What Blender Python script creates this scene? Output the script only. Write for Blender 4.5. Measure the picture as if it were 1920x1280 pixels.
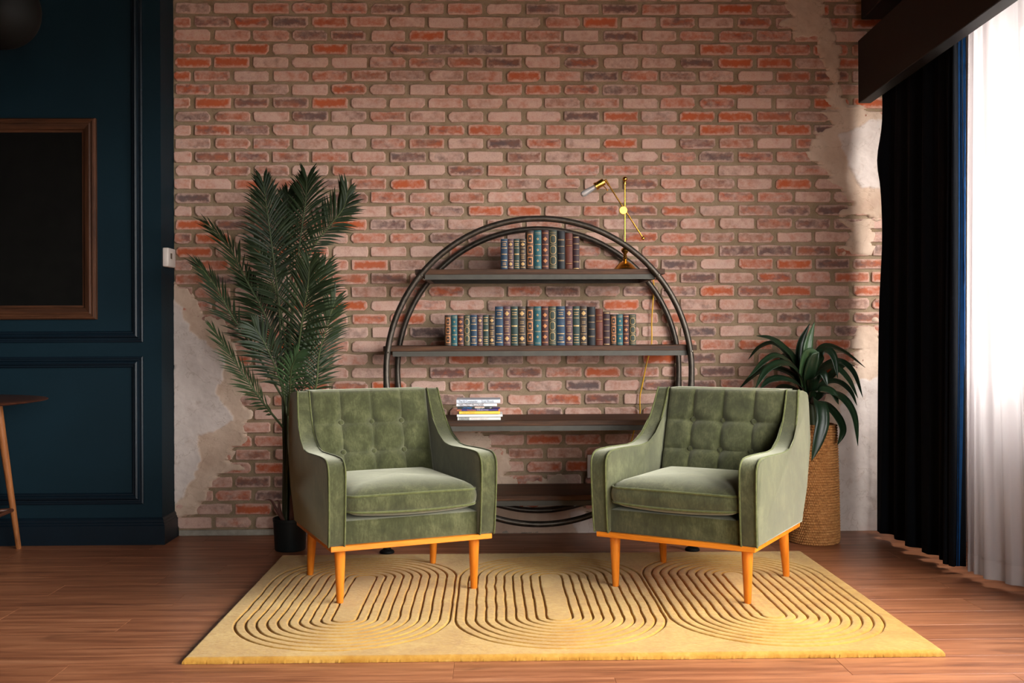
import bpy, bmesh, math, random
import numpy as np
from mathutils import Vector, Matrix

random.seed(7)
rng = np.random.default_rng(11)
for o in list(bpy.data.objects):
    bpy.data.objects.remove(o, do_unlink=True)
scene = bpy.context.scene
COL = scene.collection

# ------------------------------------------------------------------ camera
cam_d = bpy.data.cameras.new('camera')
cam = bpy.data.objects.new('camera', cam_d)
COL.objects.link(cam)
cam_d.sensor_width = 36.0
cam_d.lens = 1943.6 / 1920 * 36.0
cam_d.shift_y = -11.5 / 1920
cam.matrix_world = (Matrix.Translation((0, 0, 1.0397)) @ Matrix.Rotation(-0.0199, 4, 'Z')
                    @ Matrix.Rotation(math.pi / 2, 4, 'X') @ Matrix.Rotation(-0.004, 4, 'Z'))
scene.camera = cam

# ------------------------------------------------------------------ light
SKY = 27.0
world = bpy.data.worlds.new('overcast_sky')
scene.world = world
world.use_nodes = True
bg = world.node_tree.nodes['Background']
bg.inputs[0].default_value = (1.0, 0.955, 0.93, 1)
bg.inputs[1].default_value = SKY
WROT = -0.045            # the window wall is not quite square to the brick wall
WORG = Vector((0, 5.43, 0))
WM = Matrix.Translation(WORG) @ Matrix.Rotation(WROT, 4, 'Z')
WIN = [(-6.7, -5.0), (-4.9, -3.2), (-3.1, -1.4), (-1.3, -0.35)]    # openings along the window wall
WZ0, WZ1 = 0.80, 2.50
for i, (a, b) in enumerate(WIN):          # portals: they only guide the sky's light through the openings
    ld = bpy.data.lights.new('window_portal', 'AREA')
    ld.shape = 'RECTANGLE'
    ld.size = b - a
    ld.size_y = WZ1 - WZ0
    try:
        ld.cycles.is_portal = True
    except Exception:
        ld.energy = 0
    lo = bpy.data.objects.new('window_portal', ld)
    COL.objects.link(lo)
    m = Matrix(((0, 0, 1, 0), (1, 0, 0, 0), (0, 1, 0, 0), (0, 0, 0, 1)))   # local -Z looks along -X
    lo.matrix_world = WM @ Matrix.Translation((2.62, (a + b) / 2, (WZ0 + WZ1) / 2)) @ m
ADDED_WIN = [(0.75, 1.5), (1.65, 2.4)]      # two tall unseen windows, added behind the viewer for frontal light
RZ0, RZ1 = 0.35, 2.65
for (a, b) in ADDED_WIN:
    ld = bpy.data.lights.new('window_portal', 'AREA')
    ld.shape = 'RECTANGLE'
    ld.size = b - a
    ld.size_y = RZ1 - RZ0
    try:
        ld.cycles.is_portal = True
    except Exception:
        ld.energy = 0
    lo = bpy.data.objects.new('window_portal', ld)
    COL.objects.link(lo)
    lo.matrix_world = Matrix.Translation(((a + b) / 2, -2.80, (RZ0 + RZ1) / 2)) @ Matrix.Rotation(-math.pi / 2, 4, 'X') @ Matrix.Rotation(math.pi, 4, 'X')
vs = scene.view_settings
vs.view_transform = 'Standard'
vs.look = 'None'
vs.exposure = 0.13
vs.gamma = 1.0
vs.use_curve_mapping = False

# ------------------------------------------------------------------ helpers
def tag(o, label=None, cat=None, group=None, kind=None):
    if label: o['label'] = label
    if cat: o['category'] = cat
    if group: o['group'] = group
    if kind: o['kind'] = kind
    return o

def link(o, parent=None):
    COL.objects.link(o)
    if parent is not None:
        o.parent = parent
    return o

def empty(name, loc=(0, 0, 0), rz=0.0, label=None, cat=None, group=None):
    o = bpy.data.objects.new(name, None)
    o.empty_display_size = 0.05
    o.location = loc
    o.rotation_euler = (0, 0, rz)
    link(o)
    return tag(o, label, cat, group)

def smooth(me, ang=35):
    n = len(me.polygons)
    me.polygons.foreach_set('use_smooth', [True] * n)
    try:
        me.set_sharp_from_angle(angle=math.radians(ang))
    except Exception:
        pass

def obj(name, bm, mat, parent=None, ang=35, flat=False):
    bmesh.ops.recalc_face_normals(bm, faces=bm.faces[:])
    me = bpy.data.meshes.new(name)
    bm.to_mesh(me)
    bm.free()
    if not flat: smooth(me, ang)
    if mat is not None: me.materials.append(mat)
    return link(bpy.data.objects.new(name, me), parent)

def pyobj(name, verts, faces, mat, parent=None, ang=35, flat=False):
    me = bpy.data.meshes.new(name)
    me.from_pydata([tuple(v) for v in verts], [], faces)
    me.update()
    if not flat: smooth(me, ang)
    if mat is not None: me.materials.append(mat)
    return link(bpy.data.objects.new(name, me), parent)

def box(bm, x0, x1, y0, y1, z0, z1, bev=0.0, seg=1, M=None):
    vs_ = [bm.verts.new(p) for p in ((x0, y0, z0), (x1, y0, z0), (x1, y1, z0), (x0, y1, z0),
                                     (x0, y0, z1), (x1, y0, z1), (x1, y1, z1), (x0, y1, z1))]
    fs = [bm.faces.new([vs_[i] for i in f]) for f in
          ((0, 3, 2, 1), (4, 5, 6, 7), (0, 1, 5, 4), (1, 2, 6, 5), (2, 3, 7, 6), (3, 0, 4, 7))]
    if bev > 0:
        es = list({e for f in fs for e in f.edges})
        r = bmesh.ops.bevel(bm, geom=es, offset=bev, segments=seg, profile=0.5, affect='EDGES')
        allv = list({v for f in r['faces'] for v in f.verts} | {v for v in vs_ if v.is_valid})
    else:
        allv = vs_
    if M is not None:
        bmesh.ops.transform(bm, matrix=M, verts=[v for v in allv if v.is_valid])

def boxobj(name, b, mat, parent=None, bev=0.0, seg=1):
    bm = bmesh.new()
    box(bm, *b, bev=bev, seg=seg)
    return obj(name, bm, mat, parent)

def catmull(pts, n):
    P = [Vector(p) for p in pts]
    P = [P[0] * 2 - P[1]] + P + [P[-1] * 2 - P[-2]]
    out = []
    segs = len(P) - 3
    for i in range(n + 1):
        t = i / n * segs
        k = min(int(t), segs - 1)
        t -= k
        a, b, c, d = P[k:k + 4]
        out.append(0.5 * ((2 * b) + (c - a) * t + (2 * a - 5 * b + 4 * c - d) * t * t + (3 * b - a - 3 * c + d) * t ** 3))
    return out

def tube(bm, pts, r, seg=8, closed=False, caps=True):
    n = len(pts)
    rs = r if hasattr(r, '__len__') else [r] * n
    rings = []
    prevn = None
    for i in range(n):
        p = Vector(pts[i])
        if closed:
            t = Vector(pts[(i + 1) % n]) - Vector(pts[i - 1])
        else:
            t = Vector(pts[min(i + 1, n - 1)]) - Vector(pts[max(i - 1, 0)])
        t.normalize()
        if prevn is None:
            up = Vector((0, 0, 1)) if abs(t.z) < 0.9 else Vector((0, 1, 0))
            nn = t.cross(up).normalized()
        else:
            nn = (prevn - t * prevn.dot(t)).normalized()
        prevn = nn
        bb = t.cross(nn)
        rings.append([bm.verts.new(p + (nn * math.cos(a) + bb * math.sin(a)) * rs[i])
                      for a in (2 * math.pi * j / seg for j in range(seg))])
    for i in range(n if closed else n - 1):
        A, B = rings[i], rings[(i + 1) % n]
        for j in range(seg):
            bm.faces.new((A[j], A[(j + 1) % seg], B[(j + 1) % seg], B[j]))
    if caps and not closed:
        bm.faces.new(rings[0][::-1])
        bm.faces.new(rings[-1])

def lathe(bm, prof, seg=24, M=None, close=True):
    rings = []
    for (r, z) in prof:
        if r < 1e-6:
            p = Vector((0, 0, z))
            rings.append([bm.verts.new(M @ p if M else p)])
        else:
            L = []
            for j in range(seg):
                a = 2 * math.pi * j / seg
                p = Vector((r * math.cos(a), r * math.sin(a), z))
                L.append(bm.verts.new(M @ p if M else p))
            rings.append(L)
    for A, B in zip(rings, rings[1:]):
        for j in range(seg):
            k = (j + 1) % seg
            if len(A) == 1 and len(B) > 1: bm.faces.new((A[0], B[k], B[j]))
            elif len(B) == 1 and len(A) > 1: bm.faces.new((A[j], A[k], B[0]))
            elif len(A) > 1: bm.faces.new((A[j], A[k], B[k], B[j]))
    if close:
        if len(rings[0]) > 1: bm.faces.new(rings[0][::-1])
        if len(rings[-1]) > 1: bm.faces.new(rings[-1])

def along(p0, p1):
    """matrix whose z axis runs p0->p1, origin p0"""
    p0, p1 = Vector(p0), Vector(p1)
    q = (p1 - p0).to_track_quat('Z', 'Y')
    return Matrix.Translation(p0) @ q.to_matrix().to_4x4()

# cheap value noise for shaping
_tab = rng.random((256, 256))
def vnoise(x, z):
    x = np.asarray(x, float); z = np.asarray(z, float)
    xi = np.floor(x).astype(int); zi = np.floor(z).astype(int)
    fx = x - xi; fz = z - zi
    fx = fx * fx * (3 - 2 * fx); fz = fz * fz * (3 - 2 * fz)
    g = lambda a, b: _tab[a % 256, b % 256]
    return (g(xi, zi) * (1 - fx) * (1 - fz) + g(xi + 1, zi) * fx * (1 - fz) + g(xi, zi + 1) * (1 - fx) * fz + g(xi + 1, zi + 1) * fx * fz)
def fbm(x, z, o=4):
    s = 0; a = 0.5
    for i in range(o):
        s = s + a * (vnoise(x * 2 ** i + 17 * i, z * 2 ** i + 31 * i) - 0.5); a *= 0.5
    return s

# ------------------------------------------------------------------ materials
class NT:
    def __init__(self, name):
        self.m = bpy.data.materials.new(name)
        self.m.use_nodes = True
        self.t = self.m.node_tree
        self.t.nodes.clear()
        self.out = self.n('ShaderNodeOutputMaterial')
    def n(self, typ, **kw):
        nd = self.t.nodes.new(typ)
        for k, v in kw.items(): setattr(nd, k, v)
        return nd
    def set(self, sock, v):
        if isinstance(v, bpy.types.NodeSocket): self.t.links.new(v, sock)
        elif isinstance(v, (tuple, list)):
            sock.default_value = tuple(v) + (1,) if len(v) == 3 and len(sock.default_value) == 4 else tuple(v)
        else: sock.default_value = v
    def math(self, op, a, b=None, c=None, clamp=False):
        nd = self.n('ShaderNodeMath', operation=op)
        nd.use_clamp = clamp
        for i, v in enumerate((a, b, c)):
            if v is not None: self.set(nd.inputs[i], v)
        return nd.outputs[0]
    def mix(self, fac, a, b, blend='MIX'):
        nd = self.n('ShaderNodeMix', data_type='RGBA', blend_type=blend)
        self.set(nd.inputs[0], fac); self.set(nd.inputs[6], a); self.set(nd.inputs[7], b)
        return nd.outputs[2]
    def ramp(self, fac, stops, interp='LINEAR'):
        nd = self.n('ShaderNodeValToRGB')
        cr = nd.color_ramp
        cr.interpolation = interp
        while len(cr.elements) < len(stops): cr.elements.new(0.5)
        for e, (p, c) in zip(cr.elements, stops):
            e.position = p
            e.color = tuple(c) + (1,) if len(c) == 3 else c
        self.set(nd.inputs[0], fac)
        return nd.outputs[0]
    def rampv(self, fac, p0, p1, v0=0.0, v1=1.0):
        nd = self.n('ShaderNodeMapRange', interpolation_type='SMOOTHSTEP')
        self.set(nd.inputs[0], fac)
        for i, v in enumerate((p0, p1, v0, v1)): self.set(nd.inputs[i + 1], v)
        return nd.outputs[0]
    def noise(self, vec, scale, detail=4, rough=0.55, dist=0.0):
        nd = self.n('ShaderNodeTexNoise')
        if vec is not None: self.set(nd.inputs['Vector'], vec)
        nd.inputs['Scale'].default_value = scale
        nd.inputs['Detail'].default_value = detail
        nd.inputs['Roughness'].default_value = rough
        nd.inputs['Distortion'].default_value = dist
        return nd.outputs[0]
    def pos(self): return self.n('ShaderNodeNewGeometry').outputs['Position']
    def objc(self): return self.n('ShaderNodeTexCoord').outputs['Object']
    def scale(self, vec, s):
        nd = self.n('ShaderNodeMapping')
        self.set(nd.inputs[0], vec)
        nd.inputs['Scale'].default_value = s
        return nd.outputs[0]
    def rnd(self): return self.n('ShaderNodeObjectInfo').outputs['Random']
    def bump(self, h, strength=0.3, dist=0.01):
        nd = self.n('ShaderNodeBump')
        nd.inputs['Strength'].default_value = strength
        nd.inputs['Distance'].default_value = dist
        self.set(nd.inputs['Height'], h)
        return nd.outputs[0]
    def bsdf(self, color, rough=0.6, metal=0.0, normal=None, spec=0.5, **kw):
        nd = self.n('ShaderNodeBsdfPrincipled')
        self.set(nd.inputs['Base Color'], color)
        self.set(nd.inputs['Roughness'], rough)
        self.set(nd.inputs['Metallic'], metal)
        self.set(nd.inputs['Specular IOR Level'], spec)
        if normal is not None: self.set(nd.inputs['Normal'], normal)
        for k, v in kw.items(): self.set(nd.inputs[k], v)
        return nd.outputs[0]
    def done(self, sh):
        self.t.links.new(sh, self.out.inputs[0])
        return self.m

def srgb(r, g, b):
    f = lambda c: (c / 255 / 12.92) if c / 255 <= 0.04045 else ((c / 255 + 0.055) / 1.055) ** 2.4
    return (f(r), f(g), f(b))

def plain(name, col, rough=0.6, metal=0.0, var=0.12, scale=30, bump=0.0, spec=0.5):
    t = NT(name)
    nz = t.noise(t.objc(), scale, 5)
    c2 = tuple(c * (1 - var) for c in col); c3 = tuple(min(1, c * (1 + var)) for c in col)
    c = t.ramp(nz, [(0.3, c2), (0.7, c3)])
    nr = t.bump(nz, bump, 0.002) if bump else None
    return t.done(t.bsdf(c, rough, metal, nr, spec))

M = {}
# brick: each carries its own random triple and a local -1..1 coordinate
t = NT('reclaimed_brick')
at_ = t.n('ShaderNodeAttribute', attribute_name='rnd')
sep = t.n('ShaderNodeSeparateColor'); t.t.links.new(at_.outputs['Color'], sep.inputs[0])
R_, G_, B_ = sep.outputs
uv = t.n('ShaderNodeUVMap', uv_map='face_uv')
sx = t.n('ShaderNodeSeparateXYZ'); t.t.links.new(uv.outputs[0], sx.inputs[0])
p = t.pos()
du = t.math('MULTIPLY', t.math('SUBTRACT', 1.0, t.math('ABSOLUTE', sx.outputs[0])), 0.091)
dv = t.math('MULTIPLY', t.math('SUBTRACT', 1.0, t.math('ABSOLUTE', sx.outputs[1])), 0.027)
ed = t.math('SMOOTH_MIN', du, dv, 0.006)
fine = t.noise(p, 160, 5, 0.7)
mid = t.noise(t.scale(p, (0.6, 1, 1.5)), 26, 4, 0.6)
big = t.noise(p, 11, 3, 0.5)
# accent colour drifts along each brick: orange, red, brown, burnt grey
drift = t.noise(t.scale(p, (0.75, 1, 1.5)), 13, 3, 0.55)
tone = t.math('ADD', R_, t.math('MULTIPLY', t.math('SUBTRACT', drift, 0.5), 0.9), clamp=True)
base = t.ramp(tone, [(0.0, srgb(112, 94, 90)), (0.2, srgb(124, 88, 76)), (0.42, srgb(150, 98, 78)), (0.62, srgb(172, 96, 68)), (0.82, srgb(178, 92, 60)), (1.0, srgb(186, 92, 54))])
dk = t.rampv(t.math('ADD', t.noise(t.scale(p, (0.8, 1, 1.6)), 20, 4, 0.65), t.math('MULTIPLY', B_, 0.40)), 0.66, 0.92)
base = t.mix(t.math('MULTIPLY', dk, 0.7), base, t.mix(big, srgb(82, 70, 70), srgb(108, 94, 94)))
edn = t.math('ADD', ed, t.math('MULTIPLY', t.math('SUBTRACT', t.noise(p, 38, 5, 0.65), 0.5), 0.044))
edge = t.rampv(edn, 0.0005, 0.0180, 1.0, 0.0)
wash = t.rampv(t.math('ADD', t.noise(p, 24, 5, 0.62), t.math('MULTIPLY', t.math('SUBTRACT', G_, 0.5), 0.75)), 0.34, 0.92)
wa = t.math('MAXIMUM', t.math('MULTIPLY', edge, t.math('ADD', 0.66, t.math('MULTIPLY', G_, 0.3))), t.math('MULTIPLY', wash, 0.95))
wa = t.math('MULTIPLY', wa, t.rampv(fine, 0.25, 0.6, 0.72, 1.0))
col = t.mix(wa, base, t.mix(big, srgb(214, 175, 156), srgb(204, 173, 162)))
h = t.math('ADD', t.math('MULTIPLY', fine, 0.5), mid)
M['brick'] = t.done(t.bsdf(col, 0.88, 0, t.bump(h, 0.55, 0.004), 0.25))

t = NT('sandy_mortar')
p = t.pos()
n1 = t.noise(p, 14, 4); n2 = t.noise(p, 190, 5, 0.7)
col = t.ramp(n1, [(0.3, srgb(140, 119, 94)), (0.7, srgb(164, 143, 119))])
col = t.mix(t.rampv(n2, 0.4, 0.7, 0, 0.35), col, srgb(118, 99, 78))
M['mortar'] = t.done(t.bsdf(col, 0.95, 0, t.bump(t.math('ADD', n2, t.noise(p, 45, 4)), 0.7, 0.005), 0.15))

t = NT('crumbling_plaster')
p = t.pos()
n1 = t.noise(p, 5, 5, 0.6); n2 = t.noise(p, 55, 6, 0.7); n3 = t.noise(p, 18, 4, 0.6, 0.6)
lay = t.n('ShaderNodeAttribute', attribute_name='layer').outputs['Fac']
c1 = t.ramp(n1, [(0.3, srgb(188, 160, 140)), (0.7, srgb(214, 190, 170))])
c2 = t.ramp(n1, [(0.3, srgb(196, 182, 174)), (0.7, srgb(222, 208, 200))])
col = t.mix(lay, c1, c2)
col = t.mix(t.rampv(n3, 0.55, 0.75, 0, 0.35), col, srgb(160, 128, 104))
crk = t.rampv(t.math('ABSOLUTE', t.math('SUBTRACT', t.noise(p, 3.2, 5, 0.6, 0.4), 0.5)), 0.0, 0.006, 0.3, 0)
col = t.mix(crk, col, srgb(138, 112, 88))
M['plaster'] = t.done(t.bsdf(col, 0.9, 0, t.bump(t.math('ADD', n2, t.math('MULTIPLY', n3, 1.5)), 0.35, 0.004), 0.2))

M['cement'] = plain('grey_cement', srgb(150, 142, 130), 0.92, 0, 0.2, 25, 0.4)

t = NT('deep_blue_paint')
p = t.pos()
n1 = t.noise(p, 90, 3)
col = t.ramp(t.noise(p, 2.2, 3), [(0.3, srgb(15, 33, 41)), (0.7, srgb(17, 37, 46))])
M['blue'] = t.done(t.bsdf(col, 0.62, 0, t.bump(n1, 0.12, 0.002), 0.12))
t = NT('deep_blue_satin_trim')
M['bluetrim'] = t.done(t.bsdf(t.ramp(t.noise(t.pos(), 8, 3), [(0.3, srgb(9, 22, 31)), (0.7, srgb(10, 25, 35))]), 0.45, 0, None, 0.3))

# floor boards
t = NT('red_brown_wood_plank')
p = t.pos(); rd = t.rnd()
off = t.n('ShaderNodeCombineXYZ'); t.set(off.inputs[0], t.math('MULTIPLY', rd, 37.0)); t.set(off.inputs[1], t.math('MULTIPLY', rd, 11.0))
va = t.n('ShaderNodeVectorMath', operation='ADD'); t.t.links.new(p, va.inputs[0]); t.t.links.new(off.outputs[0], va.inputs[1])
g1 = t.noise(t.scale(va.outputs[0], (0.55, 9, 1)), 3.2, 6, 0.62, 0.6)
g2 = t.noise(t.scale(va.outputs[0], (1.2, 45, 1)), 4.0, 5, 0.6)
g3 = t.noise(t.scale(va.outputs[0], (1.0, 5, 1)), 2.6, 3, 0.5, 1.0)
col = t.ramp(g1, [(0.28, srgb(110, 66, 43)), (0.45, srgb(158, 98, 65)), (0.6, srgb(186, 122, 84)), (0.75, srgb(202, 142, 104))])
col = t.mix(t.rampv(g2, 0.35, 0.65, 0.35, 0.0), col, srgb(96, 54, 38))
col = t.mix(t.rampv(g3, 0.6, 0.78, 0, 0.55), col, srgb(74, 40, 28))
col = t.mix(t.math('MULTIPLY', rd, 0.22), col, srgb(116, 66, 44))
M['plank'] = t.done(t.bsdf(col, t.rampv(g1, 0.2, 0.8, 0.42, 0.34), 0, t.bump(g2, 0.08, 0.002), 0.45))
M['subfloor'] = plain('dark_subfloor', srgb(40, 24, 18), 0.8)

# velvet
t = NT('sage_green_velvet')
p = t.objc()
n1 = t.noise(p, 7.5, 5, 0.68, 0.7); n2 = t.noise(t.scale(p, (1, 1, 0.25)), 170, 3, 0.6); n3 = t.noise(t.scale(p, (1.0, 1.0, 0.4)), 28, 5, 0.7, 0.5)
nap = t.math('ADD', t.math('MULTIPLY', n1, 0.55), t.math('ADD', t.math('MULTIPLY', n3, 0.35), t.math('MULTIPLY', n2, 0.2)))
col = t.ramp(nap, [(0.42, srgb(44, 46, 25)), (0.55, srgb(60, 62, 36)), (0.68, srgb(86, 87, 57))])
M['velvet'] = t.done(t.bsdf(col, 0.9, 0, t.bump(t.math('ADD', n2, n3), 0.12, 0.003), 0.12, **{'Sheen Weight': 0.48, 'Sheen Roughness': 0.55, 'Sheen Tint': (0.92, 0.9, 0.7)}))
t = NT('sage_green_piping')
M['piping'] = t.done(t.bsdf(t.ramp(t.noise(t.objc(), 60, 4), [(0.3, srgb(74, 78, 44)), (0.7, srgb(94, 97, 60))]), 0.85, 0, None, 0.1, **{'Sheen Weight': 0.25, 'Sheen Tint': (0.9, 0.9, 0.7)}))

def wood(name, c0, c1, c2, axis=0, rough=0.45, spec=0.4, sc=1.0):
    t = NT(name)
    s = [14.0 * sc] * 3; s[axis] = 0.9 * sc
    v = t.scale(t.objc(), tuple(s))
    g = t.noise(v, 3.0, 6, 0.6, 0.5); g2 = t.noise(v, 12.0, 4, 0.6)
    c = t.ramp(g, [(0.3, c0), (0.5, c1), (0.7, c2)])
    c = t.mix(t.rampv(g2, 0.4, 0.7, 0.0, 0.3), c, c0)
    return t.done(t.bsdf(c, rough, 0, t.bump(g2, 0.1, 0.002), spec))
M['beech'] = wood('honey_beech_leg', srgb(182, 96, 20), srgb(208, 118, 30), srgb(222, 136, 46), 2, 0.36)
M['beechrail'] = wood('honey_beech_rail', srgb(190, 102, 20), srgb(216, 126, 30), srgb(228, 144, 46), 0, 0.36)
M['shelfwood'] = wood('dark_walnut_shelf', srgb(40, 25, 16), srgb(68, 43, 26), srgb(96, 62, 38), 0, 0.55, 0.25)
M['framewood'] = wood('reddish_wood_frame', srgb(46, 26, 16), srgb(68, 40, 24), srgb(88, 53, 33), 2, 0.6, 0.2)
M['framewoodh'] = wood('reddish_wood_frame_rail', srgb(46, 26, 16), srgb(68, 40, 24), srgb(88, 53, 33), 0, 0.6, 0.2)
M['tablewood'] = wood('dark_table_top', srgb(52, 28, 18), srgb(74, 40, 26), srgb(92, 52, 34), 0, 0.4)
M['tableleg'] = wood('brown_table_leg', srgb(112, 66, 36), srgb(146, 90, 50), srgb(168, 108, 64), 2, 0.34)
M['canvas'] = plain('blackened_canvas', srgb(12, 11, 9), 0.7, 0, 0.3, 12, 0.1, 0.1)

# rug pile
t = NT('mustard_wool_pile')
p = t.pos()
n1 = t.noise(p, 900, 2, 0.7); n2 = t.noise(p, 5, 4, 0.6, 0.8); n3 = t.noise(p, 45, 5, 0.65)
col = t.ramp(t.math('ADD', t.math('MULTIPLY', n2, 0.6), t.math('MULTIPLY', n3, 0.4)), [(0.36, srgb(170, 119, 44)), (0.5, srgb(188, 140, 60)), (0.64, srgb(203, 160, 83))])
col = t.mix(t.rampv(n1, 0.35, 0.65, 0.28, 0.0), col, srgb(150, 100, 36))
M['rug'] = t.done(t.bsdf(col, 0.95, 0, t.bump(t.math('ADD', n1, n3), 0.4, 0.003), 0.1, **{'Sheen Weight': 0.35, 'Sheen Tint': (1, 0.9, 0.65)}))

t = NT('gunmetal_pipe')
n = t.noise(t.objc(), 30, 5)
M['pipe'] = t.done(t.bsdf(t.ramp(n, [(0.3, srgb(58, 52, 46)), (0.7, srgb(84, 76, 68))]), t.rampv(n, 0.3, 0.7, 0.36, 0.48), 0.75, None, 0.5))
M['railmetal'] = plain('grey_brown_steel_rail', srgb(66, 63, 56), 0.55, 0.3, 0.15, 20)
M['brass'] = plain('polished_brass', srgb(222, 170, 78), 0.26, 1.0, 0.08, 12)
M['bolt'] = plain('steel_bolt', srgb(120, 112, 100), 0.35, 0.9, 0.1)
M['black_plastic'] = plain('black_pot_plastic', srgb(20, 26, 26), 0.5, 0, 0.15, 20, 0.0, 0.4)
M['soil'] = plain('dark_soil', srgb(40, 30, 24), 0.95, 0, 0.4, 60, 0.8)
M['white_plastic'] = plain('off_white_plastic', srgb(214, 204, 196), 0.5, 0, 0.04, 5)
M['grey_plastic'] = plain('grey_screen_plastic', srgb(92, 84, 70), 0.35, 0, 0.05, 5)
M['cable'] = plain('amber_yellow_cable', srgb(216, 160, 20), 0.45, 0, 0.08, 20)
M['blackmetal'] = plain('matte_black_metal', srgb(11, 11, 9), 0.65, 0.0, 0.1, 10, 0, 0.15)
M['blackpaint'] = plain('black_stained_timber', srgb(13, 12, 11), 0.55, 0, 0.2, 14, 0.15, 0.3)
M['ceil'] = plain('dark_painted_ceiling', srgb(48, 44, 42), 0.9, 0, 0.1, 5)
M['rearwall'] = plain('dark_grey_plaster_wall', srgb(84, 76, 70), 0.9, 0, 0.1, 5)
M['whitewall'] = plain('off_white_painted_wall', srgb(176, 162, 154), 0.85, 0, 0.06, 6)
M['ground'] = plain('grey_paving_outside', srgb(120, 112, 104), 0.95, 0, 0.15, 0.8)

t = NT('window_glass')
tr = t.n('ShaderNodeBsdfTransparent'); tr.inputs[0].default_value = (0.95, 0.97, 0.97, 1)
gl = t.n('ShaderNodeBsdfGlossy'); gl.inputs['Roughness'].default_value = 0.02
mx = t.n('ShaderNodeMixShader'); mx.inputs[0].default_value = 0.06
t.t.links.new(tr.outputs[0], mx.inputs[1]); t.t.links.new(gl.outputs[0], mx.inputs[2])
M['glass'] = t.done(mx.outputs[0])
t = NT('clear_bulb_glass')
tr = t.n('ShaderNodeBsdfTransparent'); tr.inputs[0].default_value = (0.9, 0.9, 0.9, 1)
gl = t.n('ShaderNodeBsdfGlossy'); gl.inputs['Roughness'].default_value = 0.05
fr = t.n('ShaderNodeFresnel'); fr.inputs[0].default_value = 1.9
mx = t.n('ShaderNodeMixShader')
t.t.links.new(fr.outputs[0], mx.inputs[0]); t.t.links.new(tr.outputs[0], mx.inputs[1]); t.t.links.new(gl.outputs[0], mx.inputs[2])
df = t.n('ShaderNodeBsdfDiffuse'); df.inputs[0].default_value = (0.85, 0.83, 0.82, 1)
m2 = t.n('ShaderNodeMixShader'); m2.inputs[0].default_value = 0.28
t.t.links.new(mx.outputs[0], m2.inputs[1]); t.t.links.new(df.outputs[0], m2.inputs[2])
M['bulb'] = t.done(m2.outputs[0])

def sheer(name, col, transp, transl):
    t = NT(name)
    wv = t.noise(t.scale(t.objc(), (1, 1, 0.05)), 120, 3, 0.6)
    d = t.n('ShaderNodeBsdfDiffuse'); d.inputs[0].default_value = (*col, 1)
    tl = t.n('ShaderNodeBsdfTranslucent'); tl.inputs[0].default_value = (*col, 1)
    tr = t.n('ShaderNodeBsdfTransparent')
    m1 = t.n('ShaderNodeMixShader'); m1.inputs[0].default_value = transl
    t.t.links.new(d.outputs[0], m1.inputs[1]); t.t.links.new(tl.outputs[0], m1.inputs[2])
    m2 = t.n('ShaderNodeMixShader')
    t.set(m2.inputs[0], t.rampv(wv, 0.3, 0.7, transp * 0.75, transp * 1.25))
    t.t.links.new(m1.outputs[0], m2.inputs[1]); t.t.links.new(tr.outputs[0], m2.inputs[2])
    return t.done(m2.outputs[0])
M['sheer'] = sheer('white_voile', (0.46, 0.415, 0.415), 0.013, 0.5)
M['sheerhem'] = sheer('white_voile_hem', (0.50, 0.455, 0.45), 0.006, 0.5)
t = NT('navy_blackout_cloth')
d = t.n('ShaderNodeBsdfPrincipled')
t.set(d.inputs['Base Color'], t.ramp(t.noise(t.objc(), 40, 4), [(0.3, srgb(7, 10, 15)), (0.7, srgb(9, 13, 20))]))
d.inputs['Roughness'].default_value = 0.9; d.inputs['Specular IOR Level'].default_value = 0.15
tl = t.n('ShaderNodeBsdfTranslucent'); tl.inputs[0].default_value = (0.0, 0.012, 0.03, 1)
mx = t.n('ShaderNodeMixShader'); mx.inputs[0].default_value = 0.12
t.t.links.new(d.outputs[0], mx.inputs[1]); t.t.links.new(tl.outputs[0], mx.inputs[2])
M['drape'] = t.done(mx.outputs[0])

M['drapeedge'] = plain('blue_velvet_edge', srgb(10, 62, 112), 0.8, 0, 0.15, 30, 0.0, 0.2)  # window light on the drape's near edge, put into the colour

def leafmat(name, c0, c1, rough=0.42, spec=0.45):
    t = NT(name)
    n = t.noise(t.objc(), 9, 4); r = t.rnd()
    c = t.ramp(t.math('ADD', t.math('MULTIPLY', n, 0.7), t.math('MULTIPLY', r, 0.3)), [(0.3, c0), (0.7, c1)])
    return t.done(t.bsdf(c, rough, 0, None, spec))
M['palm'] = leafmat('dark_palm_green', srgb(22, 32, 18), srgb(40, 52, 28), 0.5, 0.2)
M['palmlight'] = leafmat('fresh_palm_green', srgb(62, 88, 56), srgb(84, 110, 72), 0.45)
M['palmstem'] = leafmat('palm_stem_green', srgb(48, 58, 34), srgb(70, 78, 46), 0.5)
M['husk'] = leafmat('reddish_brown_sheath', srgb(84, 50, 44), srgb(104, 66, 56), 0.55)
M['drac'] = leafmat('glossy_dracaena_green', srgb(20, 36, 22), srgb(36, 56, 34), 0.33, 0.35)
M['draclight'] = leafmat('mid_dracaena_green', srgb(56, 84, 52), srgb(72, 100, 62), 0.34, 0.5)
t = NT('woven_seagrass')
p = t.objc()
n = t.noise(t.scale(p, (1, 1, 2.0)), 60, 4, 0.65); n2 = t.noise(p, 9, 3)
c = t.ramp(n, [(0.3, srgb(122, 78, 40)), (0.5, srgb(172, 118, 66)), (0.72, srgb(206, 154, 98))])
c = t.mix(t.rampv(n2, 0.5, 0.7, 0, 0.3), c, srgb(140, 92, 50))
M['basket'] = t.done(t.bsdf(c, 0.75, 0, t.bump(n, 0.4, 0.003), 0.3))

# ================================================================== SETTING
X0, X1 = -4.3, 2.75
YB = 5.45
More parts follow.
